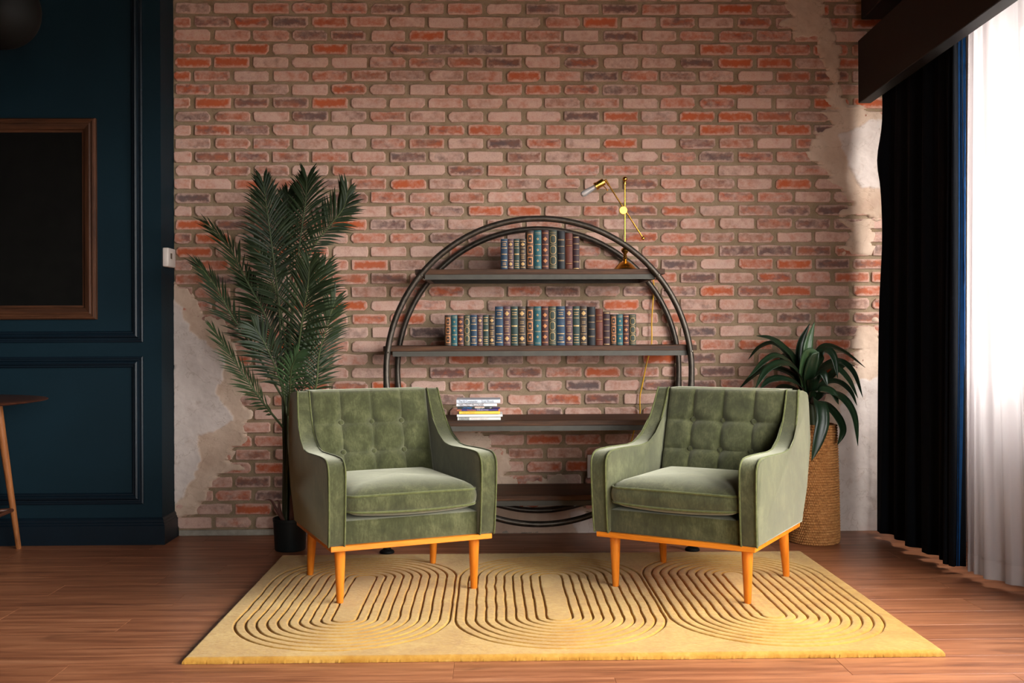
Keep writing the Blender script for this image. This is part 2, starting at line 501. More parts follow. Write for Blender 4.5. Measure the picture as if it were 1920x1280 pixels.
# ---- floor
bm = bmesh.new()
box(bm, X0, X1, -2.6, 5.7, -0.16, -0.016)
floor = tag(obj('floor', bm, M['subfloor']), 'red brown wood plank floor under rug and armchairs', 'floor', kind='structure')
PW, PL = 0.178, 1.22
row = 0
y = 5.455
while y > -2.6:
    y0 = max(y - PW, -2.6)
    xoff = random.random() * PL
    x = X0 + xoff - PL
    while x < X1:
        a, b = max(x, X0), min(x + PL, X1)
        if b - a > 0.02:
            bm = bmesh.new()
            box(bm, a + 0.0003, b - 0.0003, y0 + 0.0003, y - 0.0003, -0.016, 0.0, bev=0.0007)
            obj('plank', bm, M['plank'], floor, flat=True)
        x += PL
    y -= PW
# ---- ceiling, far walls
tag(boxobj('ceiling', (X0, X1, -2.6, 5.7, 3.2, 3.3), M['ceil']), 'dark painted ceiling above the whole room', 'ceiling', kind='structure')
bm = bmesh.new()
box(bm, X0, X1, -2.75, -2.6, 0, RZ0); box(bm, X0, X1, -2.75, -2.6, RZ1, 3.2)
for a, b in ((X0, ADDED_WIN[0][0]), (ADDED_WIN[0][1], ADDED_WIN[1][0]), (ADDED_WIN[1][1], X1)): box(bm, a, b, -2.75, -2.6, RZ0, RZ1)
tag(obj('wall_rear', bm, M['rearwall'], None, 20), 'dark grey wall behind the viewer opposite the bricks', 'wall', kind='structure')
tag(boxobj('wall_left', (X0 - 0.12, X0, -2.6, 5.7, 0, 3.2), M['blue']), 'deep blue side wall beyond the round table', 'wall', kind='structure')

# ---- blue panelled wall
BX, BY = -1.655, 5.235
wl = tag(boxobj('wall_panelled', (X0, BX, BY, 5.7, 0, 3.2), M['blue']), 'deep blue painted wall with panel mouldings beside the brick wall', 'wall', kind='structure')
def moulding(name, x0, x1, z0, z1, label):
    # stepped picture-frame moulding: mitred profile swept round a rectangle
    prof = [(0, 0.0), (0, 0.010), (0.006, 0.013), (0.010, 0.013), (0.013, 0.008), (0.020, 0.008), (0.026, 0.020), (0.034, 0.024),
            (0.041, 0.020), (0.045, 0.012), (0.050, 0.012), (0.056, 0.006), (0.056, 0.0)]
    V = []; F = []
    for (i, h) in prof:
        V += [(x0 + i, BY - h, z0 + i), (x1 - i, BY - h, z0 + i), (x1 - i, BY - h, z1 - i), (x0 + i, BY - h, z1 - i)]
    for k in range(len(prof) - 1):
        for j in range(4):
            F.append((k * 4 + j, k * 4 + (j + 1) % 4, k * 4 + 4 + (j + 1) % 4, k * 4 + 4 + j))
    return tag(pyobj(name, V, F, M['bluetrim'], None, 25), label, 'moulding', kind='structure')
moulding('trim_1', -3.35, -1.744, 1.013, 2.98, 'blue rectangular panel moulding around the dark framed picture')
moulding('trim_2', -3.35, -1.745, 0.203, 0.942, 'blue rectangular panel moulding low on wall above baseboard')
def extrude_profile(name, prof, path, mat, label, cat):
    V = []; F = []
    n = len(prof)
    for (px_, py_, nx, ny) in path:
        for (d, z) in prof: V.append((px_ + nx * d, py_ + ny * d, z))
    for i in range(len(path) - 1):
        for k in range(n - 1):
            F.append((i * n + k, i * n + n + k, i * n + n + k + 1, i * n + k + 1))
    F.append(tuple(range(n))); F.append(tuple(range((len(path) - 1) * n, len(path) * n))[::-1])
    return tag(pyobj(name, V, F, mat, None, 25), label, cat, kind='structure')
bp = [(0, 0), (0.018, 0), (0.018, 0.095), (0.014, 0.100), (0.014, 0.108), (0.010, 0.113), (0.010, 0.122), (0.004, 0.132), (0, 0.134)]
extrude_profile('baseboard_left', bp, [(X0, BY, 0, -1), (BX, BY, 1, -1), (BX, YB + 0.01, 1, 0)], M['bluetrim'], 'deep blue stepped baseboard under the panelled wall', 'baseboard')

# ---- brick wall: mortar bed, bricks, plaster
PX, PZ = 0.2034, 0.0707
Z_ROW0 = 2.7538
wb = boxobj('wall_back', (BX - 0.05, 2.7, YB, 5.7, 0, 3.2), M['mortar'])
tag(wb, 'reclaimed red brick wall with wide mortar joints and torn plaster', 'wall', kind='structure')

def poly_dist(poly, X, Z):
    """signed distance, positive inside"""
    P = np.array(poly); n = len(P)
    d = np.full(X.shape, 1e9); ins = np.zeros(X.shape, bool)
    for i in range(n):
        a = P[i]; b = P[(i + 1) % n]
        ex, ez = b - a
        tt = np.clip(((X - a[0]) * ex + (Z - a[1]) * ez) / (ex * ex + ez * ez + 1e-12), 0, 1)
        d = np.minimum(d, np.hypot(X - a[0] - tt * ex, Z - a[1] - tt * ez))
        c = ((a[1] > Z) != (b[1] > Z)) & (X < (b[0] - a[0]) * (Z - a[1]) / (b[1] - a[1] + 1e-12) + a[0])
        ins ^= c
    return np.where(ins, d, -d)

PLASTER = {
    'left': [(-1.676, 1.335), (-1.618, 1.293), (-1.582, 1.304), (-1.555, 1.259), (-1.519, 1.226), (-1.486, 1.187), (-1.403, 1.153), (-1.373, 1.092), (-1.34, 1.013), (-1.288, 0.871), (-1.272, 0.765), (-1.289, 0.707), (-1.247, 0.637), (-1.259, 0.542), (-1.29, 0.473), (-1.359, 0.401), (-1.29, 0.342), (-1.39, 0.32), (-1.429, 0.273), (-1.501, 0.227), (-1.49, 0.179), (-1.548, 0.132), (-1.629, 0.099), (-1.681, 0.083)],
    'left_layer': [(-1.677, 1.271), (-1.602, 1.195), (-1.575, 1.084), (-1.498, 1.025), (-1.393, 0.93), (-1.382, 0.861), (-1.435, 0.744), (-1.397, 0.68), (-1.336, 0.601), (-1.522, 0.519), (-1.525, 0.43), (-1.523, 0.346), (-1.564, 0.277), (-1.628, 0.18), (-1.681, 0.153)],
    'right': [(1.572, 2.972), (1.559, 2.763), (1.593, 2.732), (1.531, 2.704), (1.531, 2.673), (1.601, 2.634), (1.61, 2.603), (1.712, 2.595), (1.731, 2.544), (1.751, 2.505), (1.779, 2.434), (1.798, 2.364), (1.77, 2.285), (1.829, 2.234), (1.75, 2.215), (1.789, 2.144), (1.729, 2.116), (1.698, 2.065), (1.647, 1.995), (1.717, 1.955), (1.777, 1.905), (1.748, 1.846), (1.827, 1.806), (1.887, 1.747), (1.898, 1.705), (1.847, 1.665), (2.006, 1.642), (2.142, 1.662), (2.144, 2.198), (1.889, 2.24), (1.841, 2.381), (1.862, 2.533), (1.831, 2.595), (1.831, 2.694), (1.763, 2.747), (1.778, 2.972)],
    'right_layer': [(1.831, 2.085), (1.917, 2.127), (2.008, 2.17), (2.116, 2.184), (2.114, 1.789), (1.986, 1.803), (1.93, 1.845), (1.893, 1.944), (1.859, 2.015)],
    'bit1': [(1.844, 1.643), (2.006, 1.654), (2.056, 1.563), (2.005, 1.451), (1.914, 1.457), (1.835, 1.493), (1.886, 1.564)],
    'bit2': [(1.912, 1.085), (2.026, 1.112), (2.025, 0.943), (1.912, 0.972)],
    'low_right': [(2.139, 0.999), (2.003, 0.972), (1.918, 0.938), (1.934, 0.859), (1.826, 0.86), (1.784, 0.775), (1.74, 0.607), (1.626, 0.438), (1.569, 0.27), (1.568, -0.04), (2.135, -0.044)],
    'low_right_layer': [(2.139, 0.83), (1.911, 0.789), (1.84, 0.662), (1.796, 0.437), (1.766, -0.041), (2.135, -0.044)],
    'mid': [(-0.285, 0.545), (-0.048, 0.538), (0.025, 0.518), (0.019, 0.471), (0.078, 0.442), (0.064, 0.42), (0.111, 0.397), (0.064, 0.37), (0.092, 0.341), (0.049, 0.302), (0.105, 0.299), (0.217, 0.282), (0.358, 0.298), (0.391, 0.264), (0.329, 0.228), (-0.286, 0.232)],
    'base': [(-0.175, 0.147), (0.217, 0.153), (0.638, 0.136), (0.637, -0.027), (-0.176, -0.02)],
    'base_layer': [(0.413, 0.109), (0.638, 0.122), (0.637, -0.027), (0.455, -0.025)],
}

def brick_mesh(cx, cz, hw, hh, tgt=None, rich=True):
    """irregular slip with worn corners; 12-point outline"""
    J = lambda s: random.uniform(-s, s)
    r = random.uniform(0.004, 0.012)
    rr = [min(random.uniform(0.012, 0.020) if random.random() < 0.22 else r * random.uniform(0.4, 1.6), hh * 0.75, hw * 0.7) for _ in range(4)]
    w = hw; h_ = hh
    out = [(-w + rr[0], -h_), (J(w * .3), -h_ + J(.0022)), (w - rr[1], -h_), (w, -h_ + rr[1]), (w + J(.002), J(.006)), (w, h_ - rr[2]), (w - rr[2], h_),
           (w * .33 + J(.02), h_ + J(.003)), (-w * .33 + J(.02), h_ + J(.003)), (-w + rr[3], h_), (-w, h_ - rr[3]), (-w, -h_ + rr[0])]
    out = [(x + J(.0014), z + J(.0012)) for x, z in out]
    pr = random.uniform(0.008, 0.0135)
    tilt = J(0.012)
    V = []; U = []
    for (s, d) in ((1.0, 0.004), (1.0, -pr + 0.003), (0.0, -pr)):
        for (x, z) in out:
            if s == 0.0:
                x -= math.copysign(0.0035, x) if abs(x) > 0.01 else 0
                z -= math.copysign(0.003, z)
            V.append((cx + x, YB + d + tilt * z * 2, cz + z)); U.append((x / hw, z / hh))
    n = 12; F = []
    for k in range(2):
        for j in range(n):
            F.append((k * n + j, k * n + (j + 1) % n, k * n + n + (j + 1) % n, k * n + n + j))
    F.append(tuple(range(2 * n, 3 * n)))
    return V, F, U

def brick_rnd():
    u = random.random()
    if u < 0.10: return (random.uniform(.8, 1), random.uniform(.2, .45), random.uniform(0, .25))       # bright orange
    if u < 0.38: return (random.uniform(.5, .82), random.uniform(.38, .68), random.uniform(.2, .7))     # red
    if u < 0.56: return (random.uniform(.15, .5), random.uniform(.2, .55), random.uniform(.55, 1))     # burnt
    if u < 0.80: return (random.uniform(.3, .7), random.uniform(.75, 1), random.uniform(.1, .5))       # limewashed pink
    return (random.uniform(.2, .7), random.uniform(.55, .85), random.uniform(.3, .8))
def finish_brick(me, U, cols, loops_vi):
    uvl = me.uv_layers.new(name='face_uv')
    Ua = np.array(U, np.float32)[loops_vi].ravel()
    uvl.data.foreach_set('uv', Ua)
    ca = me.color_attributes.new('rnd', 'FLOAT_COLOR', 'POINT')
    ca.data.foreach_set('color', np.array(cols, np.float32).ravel())

allb = []
k = -6
while True:
    cz = Z_ROW0 - PZ * k
    if cz < 0.05: break
    base = -1.4517 if k % 2 == 0 else -1.5535
    x = base - PX * 2
    while x < 2.45:
        a, b = x + 0.0105, x + PX - 0.0105
        a += random.uniform(-.004, .004); b += random.uniform(-.004, .004)
        a = max(a, BX + 0.004); b = min(b, 2.42)
        if b - a > 0.02:
            cx, hw = (a + b) / 2, (b - a) / 2
            hh = 0.0272 + random.uniform(-.0014, .0012)
            allb.append((cx, cz + random.uniform(-.0015, .0015), hw, hh))
        x += PX
    k += 1
# the bricks that show largest: whole, in frame, not behind furniture
def seen(b):
    cx, cz, hw, hh = b
    if hw < 0.08: return False
    if cz > 2.74 or cx > 1.86 or cx < -1.6: return False
    if -0.55 < cx < 1.02 and cz < 1.62: return False
    if cx < -0.68 and cz < 1.95: return False
    if cz < 0.72: return False
    if cx > 1.25 and cz < 1.05: return False
    return True
vis = sorted([b for b in allb if seen(b)], key=lambda b: (b[0] * b[0] + (b[1] - 1.04) ** 2))
big300 = set(vis[:300])
SV, SF, SU, SC = [], [], [], []
for b in allb:
    V, F, U = brick_mesh(*b)
    c = (*brick_rnd(), 1.0)
    if b in big300:
        me = bpy.data.meshes.new('brick')
        ctr = np.array((b[0], YB, b[1]))
        me.from_pydata([tuple(np.array(v) - ctr) for v in V], [], F)
        lv = np.zeros(len(me.loops), np.int32); me.loops.foreach_get('vertex_index', lv)
        finish_brick(me, U, [c] * len(V), lv)
        me.materials.append(M['brick'])
        o = link(bpy.data.objects.new('brick', me), wb)
        o.location = tuple(ctr)
    else:
        n0 = len(SV)
        SV += V; SU += U; SC += [c] * len(V)
        SF += [tuple(i + n0 for i in f) for f in F]
me = bpy.data.meshes.new('further_bricks')
me.from_pydata(SV, [], SF)
lv = np.zeros(len(me.loops), np.int32); me.loops.foreach_get('vertex_index', lv)
finish_brick(me, SU, SC, lv)
me.materials.append(M['brick'])
tag(link(bpy.data.objects.new('further_bricks', me), wb), 'the remaining reclaimed bricks of the wall', kind='stuff')

def plaster_patch(polys, layers, res, thick, x0, x1, z0, z1, label, rough=1.0):
    nx, nz = int((x1 - x0) / res) + 1, int((z1 - z0) / res) + 1
    X, Z = np.meshgrid(np.linspace(x0, x1, nx), np.linspace(z0, z1, nz))
    jx = fbm(X * 14, Z * 14, 4); jz = fbm(X * 5 + 40, Z * 9 + 9, 3)
    d = np.max([poly_dist(p, X, Z) for p in polys], 0) + jx * 0.075 * rough + jz * 0.05 * rough
    # plaster breaks first along the brick faces and clings on in places
    rowp = np.abs(((Z - Z_ROW0) / PZ + 0.5) % 1.0 - 0.5)
    d += np.where(rowp > 0.37, -0.008, 0.010)
    lay = np.zeros_like(d)
    for p in layers:
        lay = np.maximum(lay, np.clip((poly_dist(p, X, Z) + fbm(X * 20, Z * 20, 4) * 0.05) / 0.006, 0, 1))
    H_ = np.clip(d / 0.020, 0, 1) ** 0.6 * thick + lay * 0.0045 + fbm(X * 26, Z * 26, 4) * 0.006 + fbm(X * 7, Z * 7, 2) * 0.004
    H_ = np.where(d < 0.0, -0.01, H_)
    keep = d > -res * 1.5
    idx = -np.ones(d.shape, int); idx[keep] = np.arange(keep.sum())
    V = np.stack([X[keep], YB - H_[keep], Z[keep]], 1)
    a, b, c, e = idx[:-1, :-1], idx[:-1, 1:], idx[1:, 1:], idx[1:, :-1]
    ok = (a >= 0) & (b >= 0) & (c >= 0) & (e >= 0)
    F = np.stack([a[ok], b[ok], c[ok], e[ok]], 1)
    me = bpy.data.meshes.new('plaster')
    me.from_pydata(V.tolist(), [], F.tolist())
    att = me.attributes.new('layer', 'FLOAT', 'POINT')
    att.data.foreach_set('value', lay[keep].astype(np.float32))
    smooth(me, 50)
    me.materials.append(M['plaster'])
    return tag(link(bpy.data.objects.new('plaster', me), wb), label)
PP = PLASTER
plaster_patch([PP['left']], [PP['left_layer']], 0.0055, 0.0145, BX + 0.002, -1.15, 0.03, 1.40, 'peeling off white plaster beside the blue wall')
plaster_patch([PP['right']], [PP['right_layer']], 0.0055, 0.0145, 1.33, 2.2, 1.55, 2.95, 'torn plaster strip running down beside the black pelmet', 1.0)
plaster_patch([PP['low_right'], PP['bit1'], PP['bit2']], [PP['low_right_layer']], 0.006, 0.0150, 1.5, 2.2, 0.002, 1.66, 'grey white plaster behind the basket plant')
plaster_patch([PP['mid'], PP['base']], [PP['base_layer']], 0.006, 0.0140, -0.45, 0.75, 0.002, 0.62, 'worn plaster patch on the bricks under the desk height shelf')
bm = bmesh.new()
box(bm, BX + 0.02, 2.3, YB - 0.012, YB + 0.01, 0.0, 0.03, bev=0.004)
obj('cement_strip', bm, M['cement'], wb)

# ---- window wall (built square, then turned with WM)
def wobj(o):
    o.matrix_world = WM @ o.matrix_world
    return o
LEN0 = -8.1
bm = bmesh.new()
box(bm, 2.38, 2.56, LEN0, 0.2, 0.0, WZ0)
box(bm, 2.38, 2.56, LEN0, 0.2, WZ1, 3.2)
es = [LEN0] + [v for ab in WIN for v in ab] + [0.2]
for a, b in zip(es[0::2], es[1::2]):
    if b - a > 0.01: box(bm, 2.38, 2.56, a, b, WZ0, WZ1)
wr = wobj(obj('wall_right', bm, M['whitewall'], None, 20))
tag(wr, 'pale window wall behind the navy drape and white voile', 'wall', kind='structure')
for i, (a, b) in enumerate(ADDED_WIN):  # frames and panes of the windows added behind the viewer for light
    bm = bmesh.new()
    f = 0.05
    for q in ((a, b, RZ0, RZ0 + f), (a, b, RZ1 - f, RZ1), (a, a + f, RZ0 + f, RZ1 - f), (b - f, b, RZ0 + f, RZ1 - f)):
        box(bm, q[0], q[1], -2.70, -2.65, q[2], q[3])
    w = obj('window_%d' % (i + 5), bm, M['blackpaint'])
    tag(w, ['tall black framed window in the rear wall, nearer the blue wall', 'tall black framed window in the rear wall, nearer the window wall'][i], 'window', kind='structure')
    boxobj('pane', (a + f, b - f, -2.677, -2.673, RZ0 + f, RZ1 - f), M['glass'], w)
for i, (a, b) in enumerate(WIN):
    bm = bmesh.new()
    f = 0.045
    for q in ((a, b, WZ0, WZ0 + f), (a, b, WZ1 - f, WZ1), (a, a + f, WZ0 + f, WZ1 - f), (b - f, b, WZ0 + f, WZ1 - f), ((a + b) / 2 - .02, (a + b) / 2 + .02, WZ0 + f, WZ1 - f)):
        box(bm, 2.44, 2.49, q[0], q[1], q[2], q[3])
    w = wobj(obj('window_%d' % (i + 1), bm, M['blackpaint']))
    tag(w, ['black framed window farthest from the brick wall', 'black framed window next to the farthest one', 'black framed window half hidden by the white voile', 'black framed window behind the navy drape'][i], 'window', kind='structure')
    for (c, d) in ((a + f, (a + b) / 2 - .02), ((a + b) / 2 + .02, b - f)):
        boxobj('pane', (2.463, 2.467, c, d, WZ0 + f, WZ1 - f), M['glass'], w)
tag(boxobj('ground_outside', (-40, 40, -40, 45, -0.9, -0.8), M['ground']), 'grey paved ground outside the windows', 'ground', kind='structure')
# pelmet box and ceiling beam
pel = empty('curtain_pelmet', label='black wooden pelmet box over the window curtains', cat='pelmet')
pel['kind'] = 'structure'
bm = bmesh.new(); box(bm, 1.909, 1.975, LEN0 + 0.2, -0.005, 2.235, 2.56, bev=0.003); obj('face_board', bm, M['blackpaint'], pel)
bm = bmesh.new(); box(bm, 1.975, 2.378, LEN0 + 0.2, -0.005, 2.53, 2.56); obj('top_board', bm, M['blackpaint'], pel)
bm = bmesh.new(); box(bm, 1.98, 2.02, LEN0 + 0.3, -0.005, 2.50, 2.53); obj('curtain_track', bm, M['blackmetal'], pel)
pel.matrix_world = WM
tag(wobj(boxobj('trim_beam', (1.925, 2.378, LEN0 + 0.2, -0.005, 2.668, 3.2), M['blackpaint'], bev=0.004)), 'black beam running above the curtain pelmet', 'beam', kind='structure')

# ================================================================== CURTAINS
def curtain(name, top, bot, zt, hem, folds, amp, mat, n=260, rows=40, bulge=None, phase=0.0, thick=0.0015, flare=1.0):
    """cloth lofted from a top path to a bottom path (offset from wall line, distance along wall)"""
    T = catmull([(a, b, 0) for a, b in top], n); B = catmull([(a, b, 0) for a, b in bot], n)
    V = []; F = []
    for j in range(rows + 1):
        s = j / rows
        z = zt + (hem - zt) * s
        for i in range(n + 1):
            u = i / n
            e = s ** 1.3
            q = T[i] * (1 - e) + B[i] * e
            ph = 2 * math.pi * (folds * u + phase + 0.25 * math.sin(5 * u + 2 * s) * 0.6)
            am = amp * (0.55 + 0.45 * s * flare) * (0.75 + 0.35 * math.sin(17 * u + 1.3))
            dx = am * (math.sin(ph) + 0.25 * math.sin(2.3 * ph + 4 * s))
            dy = 0.35 * am * math.sin(2 * ph + 0.7)
            bx_ = bulge(u, z) if bulge else 0
            V.append((q.x + dx + bx_, q.y + dy, z))
    w = n + 1
    for j in range(rows):
        for i in range(n):
            F.append((j * w + i, j * w + i + 1, j * w + w + i + 1, j * w + w + i))
    return V, F
def drape_bulge(u, z):
    return -0.030 * math.exp(-((z - 1.93) / 0.14) ** 2) * math.exp(-(u / 0.10) ** 2) + 0.012 * math.exp(-((z - 1.5) / 0.2) ** 2) * math.exp(-(u / .12) ** 2)
V, F = curtain('d', [(2.02, -0.035), (2.035, -0.35), (2.05, -0.70), (2.055, -0.885), (2.085, -0.90)], [(1.985, -0.03), (2.01, -0.36), (2.04, -0.68), (2.05, -0.88), (2.075, -0.89)],
               2.50, 0.035, 8.5, 0.032, None, n=300, rows=48, bulge=drape_bulge)
dr = pyobj('drape', V, F, M['drape'])
dr.matrix_world = WM.copy()
sd = dr.modifiers.new('thick', 'SOLIDIFY'); sd.thickness = 0.003
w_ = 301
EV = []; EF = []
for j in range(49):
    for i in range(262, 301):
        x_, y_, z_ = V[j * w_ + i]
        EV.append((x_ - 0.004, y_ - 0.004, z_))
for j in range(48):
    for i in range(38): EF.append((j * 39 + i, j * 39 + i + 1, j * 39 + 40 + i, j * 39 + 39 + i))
ed_ = pyobj('leading_edge', EV, EF, M['drapeedge'], dr)  # copy of the last folds, coloured bluer as if lit by the window
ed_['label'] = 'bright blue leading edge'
tag(dr, 'dark navy floor length drape hanging beside the brick wall', 'curtain')
ts = [(2.095, -0.945), (2.11, -1.05), (2.125, -1.25), (2.125, -1.42)]
bs = [(2.085, -0.955), (2.085, -1.04), (2.14, -1.20), (2.215, -1.32), (2.215, -1.55)]
vo = empty('sheer_curtain', label='white translucent voile curtain in front of the bright window', cat='curtain')
V, F = curtain('s', ts, bs, 2.50, 0.105, 7.0, 0.020, None, n=320, rows=48, phase=0.3)
pyobj('cloth', V, F, M['sheer'], vo)
V2 = V[-321:]
HV = []; HF = []
for j in range(5):
    for (x, y_, z) in V2: HV.append((x - 0.0012, y_, 0.108 - 0.078 * j / 4))
for j in range(4):
    for i in range(320): HF.append((j * 321 + i, j * 321 + i + 1, j * 321 + 322 + i, j * 321 + 321 + i))
pyobj('hem', HV, HF, M['sheerhem'], vo)
vo.matrix_world = WM.copy()

# ================================================================== RUG
RX0, RX1, RY0, RY1, RH = -0.984, 1.456, 3.307, 4.856, 0.021
res = 0.0032
nx, ny = int((RX1 - RX0) / res), int((RY1 - RY0) / res)
X, Y = np.meshgrid(np.linspace(RX0, RX1, nx), np.linspace(RY0, RY1, ny))
Xw = X + fbm(X * 9, Y * 9, 3) * 0.010; Yw = Y + fbm(X * 9 + 50, Y * 9, 3) * 0.010
Hh = np.full(X.shape, RH)
cy_, Ls = 4.065, 0.318
for cx in (-0.535, 0.243, 1.02):
    dd = np.hypot(Xw - cx, np.maximum(np.abs(Yw - cy_) - Ls, 0))
    for kk in range(10):
        r = 0.046 + 0.0371 * kk
        g = np.exp(-((dd - r) / 0.0029) ** 2)
        Hh = np.minimum(Hh, RH - 0.0125 * g * (0.85 + 0.3 * fbm(X * 40, Y * 40, 2)))
    band = (dd < 0.38)
    pillow = 0.0018 * (0.5 + 0.5 * np.cos(2 * np.pi * (dd - 0.046) / 0.0371 + np.pi))
    Hh = np.where(band & (Hh > RH - 0.006), Hh + pillow, Hh)
edge = np.minimum(np.minimum(X - RX0, RX1 - X), np.minimum(Y - RY0, RY1 - Y))
Hh = Hh - 0.010 * np.clip(1 - edge / 0.012, 0, 1) ** 2
Hh += fbm(X * 170, Y * 170, 2) * 0.0022
V = np.stack([X.ravel() , Y.ravel(), Hh.ravel()], 1)
ii = np.arange(nx * ny).reshape(ny, nx)
F = np.stack([ii[:-1, :-1].ravel(), ii[:-1, 1:].ravel(), ii[1:, 1:].ravel(), ii[1:, :-1].ravel()], 1).tolist()
brd = np.concatenate([ii[0, :], ii[1:, -1], ii[-1, -2::-1], ii[-2:0:-1, 0]])
low = V[brd].copy(); low[:, 2] = 0.001
low[:, :2] += rng.normal(0, 0.0012, (len(brd), 2))
base_i = len(V)
V = np.vstack([V, low])
m_ = len(brd)
F += [(int(brd[i]), base_i + i, base_i + (i + 1) % m_, int(brd[(i + 1) % m_])) for i in range(m_)]
F.append(tuple(range(base_i, base_i + m_)))
tag(pyobj('rug', V.tolist(), F, M['rug'], None, 60), 'mustard yellow wool rug with three carved sets of concentric ovals', 'rug')

# ================================================================== ARMCHAIRS
def side_profile():
    P = [(0.285, 0.25), (-0.318, 0.25), (-0.330, 0.265), (-0.342, 0.40), (-0.346, 0.515), (-0.338, 0.548), (-0.318, 0.566), (-0.285, 0.574), (-0.20, 0.575),
         (-0.10, 0.572), (0.0, 0.569), (0.06, 0.573), (0.11, 0.583), (0.155, 0.603), (0.195, 0.635), (0.232, 0.678), (0.262, 0.725), (0.285, 0.770), (0.296, 0.795),
         (0.308, 0.803), (0.36, 0.799), (0.42, 0.790), (0.436, 0.780), (0.432, 0.74), (0.405, 0.58), (0.350, 0.39)]
    return P
def uo(z): return 0.338 + 0.004 * min(max((z - .25) / .3, 0), 1) - 0.020 * max(0, (z - 0.57) / 0.23)
def ui(z): return 0.270 - 0.006 * max(0, (z - 0.57) / 0.23)
def make_chair(name, label, loc, rz):
    root = empty(name, loc, rz, label, 'armchair')
    P = side_profile()
    n = len(P)
    for sgn in (-1, 1):
        bm = bmesh.new()
        A = [bm.verts.new((sgn * uo(z), v, z)) for v, z in P]
        B = [bm.verts.new((sgn * ui(z), v, z)) for v, z in P]
        bm.faces.new(A); bm.faces.new(B[::-1])
        rim = []
        for i in range(n):
            bm.faces.new((A[i], B[i], B[(i + 1) % n], A[(i + 1) % n]))
        bm.edges.ensure_lookup_table()
        es_ = [e for e in bm.edges if (e.verts[0] in A and e.verts[1] in A) or (e.verts[0] in B and e.verts[1] in B)]
        bmesh.ops.bevel(bm, geom=es_, offset=0.010, segments=3, profile=0.6, affect='EDGES')
        arm = obj('arm_panel', bm, M['velvet'], root, 40)
        # piping runs up the front and along the top, on the outer and the inner edge
        for fn, off in ((uo, -0.004), (ui, 0.004)):
            bm = bmesh.new()
            pts = catmull([(sgn * (fn(z) + off), v + (-0.001 if z < .55 else 0), z + (0.0005 if z > .55 else 0)) for v, z in P[1:20]], 120)
            tube(bm, pts, 0.0036, 6)
            obj('piping', bm, M['piping'], arm)
    # tufted back pad: height field on a leaning plane
    NU, NS = 118, 84
    us = np.linspace(-0.262, 0.262, NU); ss = np.linspace(0.40, 0.803, NS)
    U, S = np.meshgrid(us, ss)
    bu = (-0.136, 0.0, 0.136); bz = (0.665, 0.540)
    puff = np.zeros_like(U)
    vs_l = np.min([np.abs(U - b) for b in bu], 0)
    hs_l = np.min([np.abs(S - b) for b in bz], 0)
    hgate = np.clip((0.30 - np.abs(U)) / 0.1, 0.2, 1)
    vgate = np.clip(np.where(S > 0.665, 1, 1), 0, 1)
    puff += -0.0060 * np.exp(-(vs_l / 0.012) ** 2) * vgate - 0.0030 * np.exp(-(vs_l / 0.0035) ** 2) * vgate
    puff += -0.0060 * np.exp(-(hs_l / 0.012) ** 2) * hgate - 0.0030 * np.exp(-(hs_l / 0.0035) ** 2) * hgate
    for b in bu:
        for z in bz: puff += -0.016 * np.exp(-((U - b) ** 2 + (S - z) ** 2) / 0.028 ** 2)
    eu = np.minimum(U + 0.262, 0.262 - U); et = np.minimum(S - 0.40, 0.803 - S)
    ee = np.minimum(eu, et)
    rnd_ = 0.018 * (1 - np.sqrt(np.clip(1 - (1 - np.clip(ee / 0.022, 0, 1)) ** 2, 0, 1)))
    crown = 0.012 * (1 - (U / 0.262) ** 2)
    Vv = 0.262 + 0.31 * (S - 0.665) - 0.012 - puff + rnd_ - crown + fbm(U * 20, S * 20, 3) * 0.003
    front = np.stack([U.ravel(), Vv.ravel(), S.ravel()], 1)
    bi = np.arange(NU * NS).reshape(NS, NU)
    F = np.stack([bi[:-1, :-1].ravel(), bi[:-1, 1:].ravel(), bi[1:, 1:].ravel(), bi[1:, :-1].ravel()], 1).tolist()
    brd = np.concatenate([bi[0, :], bi[1:, -1], bi[-1, -2::-1], bi[-2:0:-1, 0]])
    back = front[brd].copy(); back[:, 1] = 0.262 + 0.31 * (back[:, 2] - 0.665) + 0.105
    n0 = len(front); mm = len(brd)
    F += [(int(brd[(i + 1) % mm]), int(brd[i]), n0 + i, n0 + (i + 1) % mm) for i in range(mm)]
    F.append(tuple(range(n0, n0 + mm))[::-1])
    pad = pyobj('backrest', np.vstack([front, back]).tolist(), F, M['velvet'], root, 50)
    bm = bmesh.new()
    zt = 0.803
    tube(bm, [(u, 0.262 + 0.31 * (zt - 0.665) + 0.008, zt - 0.002 - 0.006 * max(0, (abs(u) - .24) / .022)) for u in np.linspace(-0.258, 0.258, 20)], 0.0045, 6)
    obj('piping', bm, M['piping'], pad)
    for b in bu:
        for z in bz:
            Mx = Matrix.Translation((b, 0.262 + 0.31 * (z - 0.665) + 0.0035, z)) @ Matrix.Rotation(math.radians(90 - 17), 4, 'X')
            bm = bmesh.new()
            lathe(bm, [(0.0, -0.006), (0.010, -0.005), (0.0125, 0.001), (0.0105, 0.006), (0.006, 0.0085), (0.0, 0.0095)], 16, Mx)
            obj('button', bm, M['velvet'], pad)
    # back shell
    bm = bmesh.new()
    V8 = [(-0.318, 0.225, 0.25), (0.318, 0.225, 0.25), (0.318, 0.280, 0.25), (-0.318, 0.280, 0.25), (-0.305, 0.35, 0.795), (0.305, 0.35, 0.795), (0.305, 0.43, 0.785), (-0.305, 0.43, 0.785)]
    vv = [bm.verts.new(q) for q in V8]
    for f in ((0, 3, 2, 1), (4, 5, 6, 7), (0, 1, 5, 4), (1, 2, 6, 5), (2, 3, 7, 6), (3, 0, 4, 7)): bm.faces.new([vv[i] for i in f])
    bmesh.ops.bevel(bm, geom=bm.edges[:], offset=0.012, segments=2, affect='EDGES')
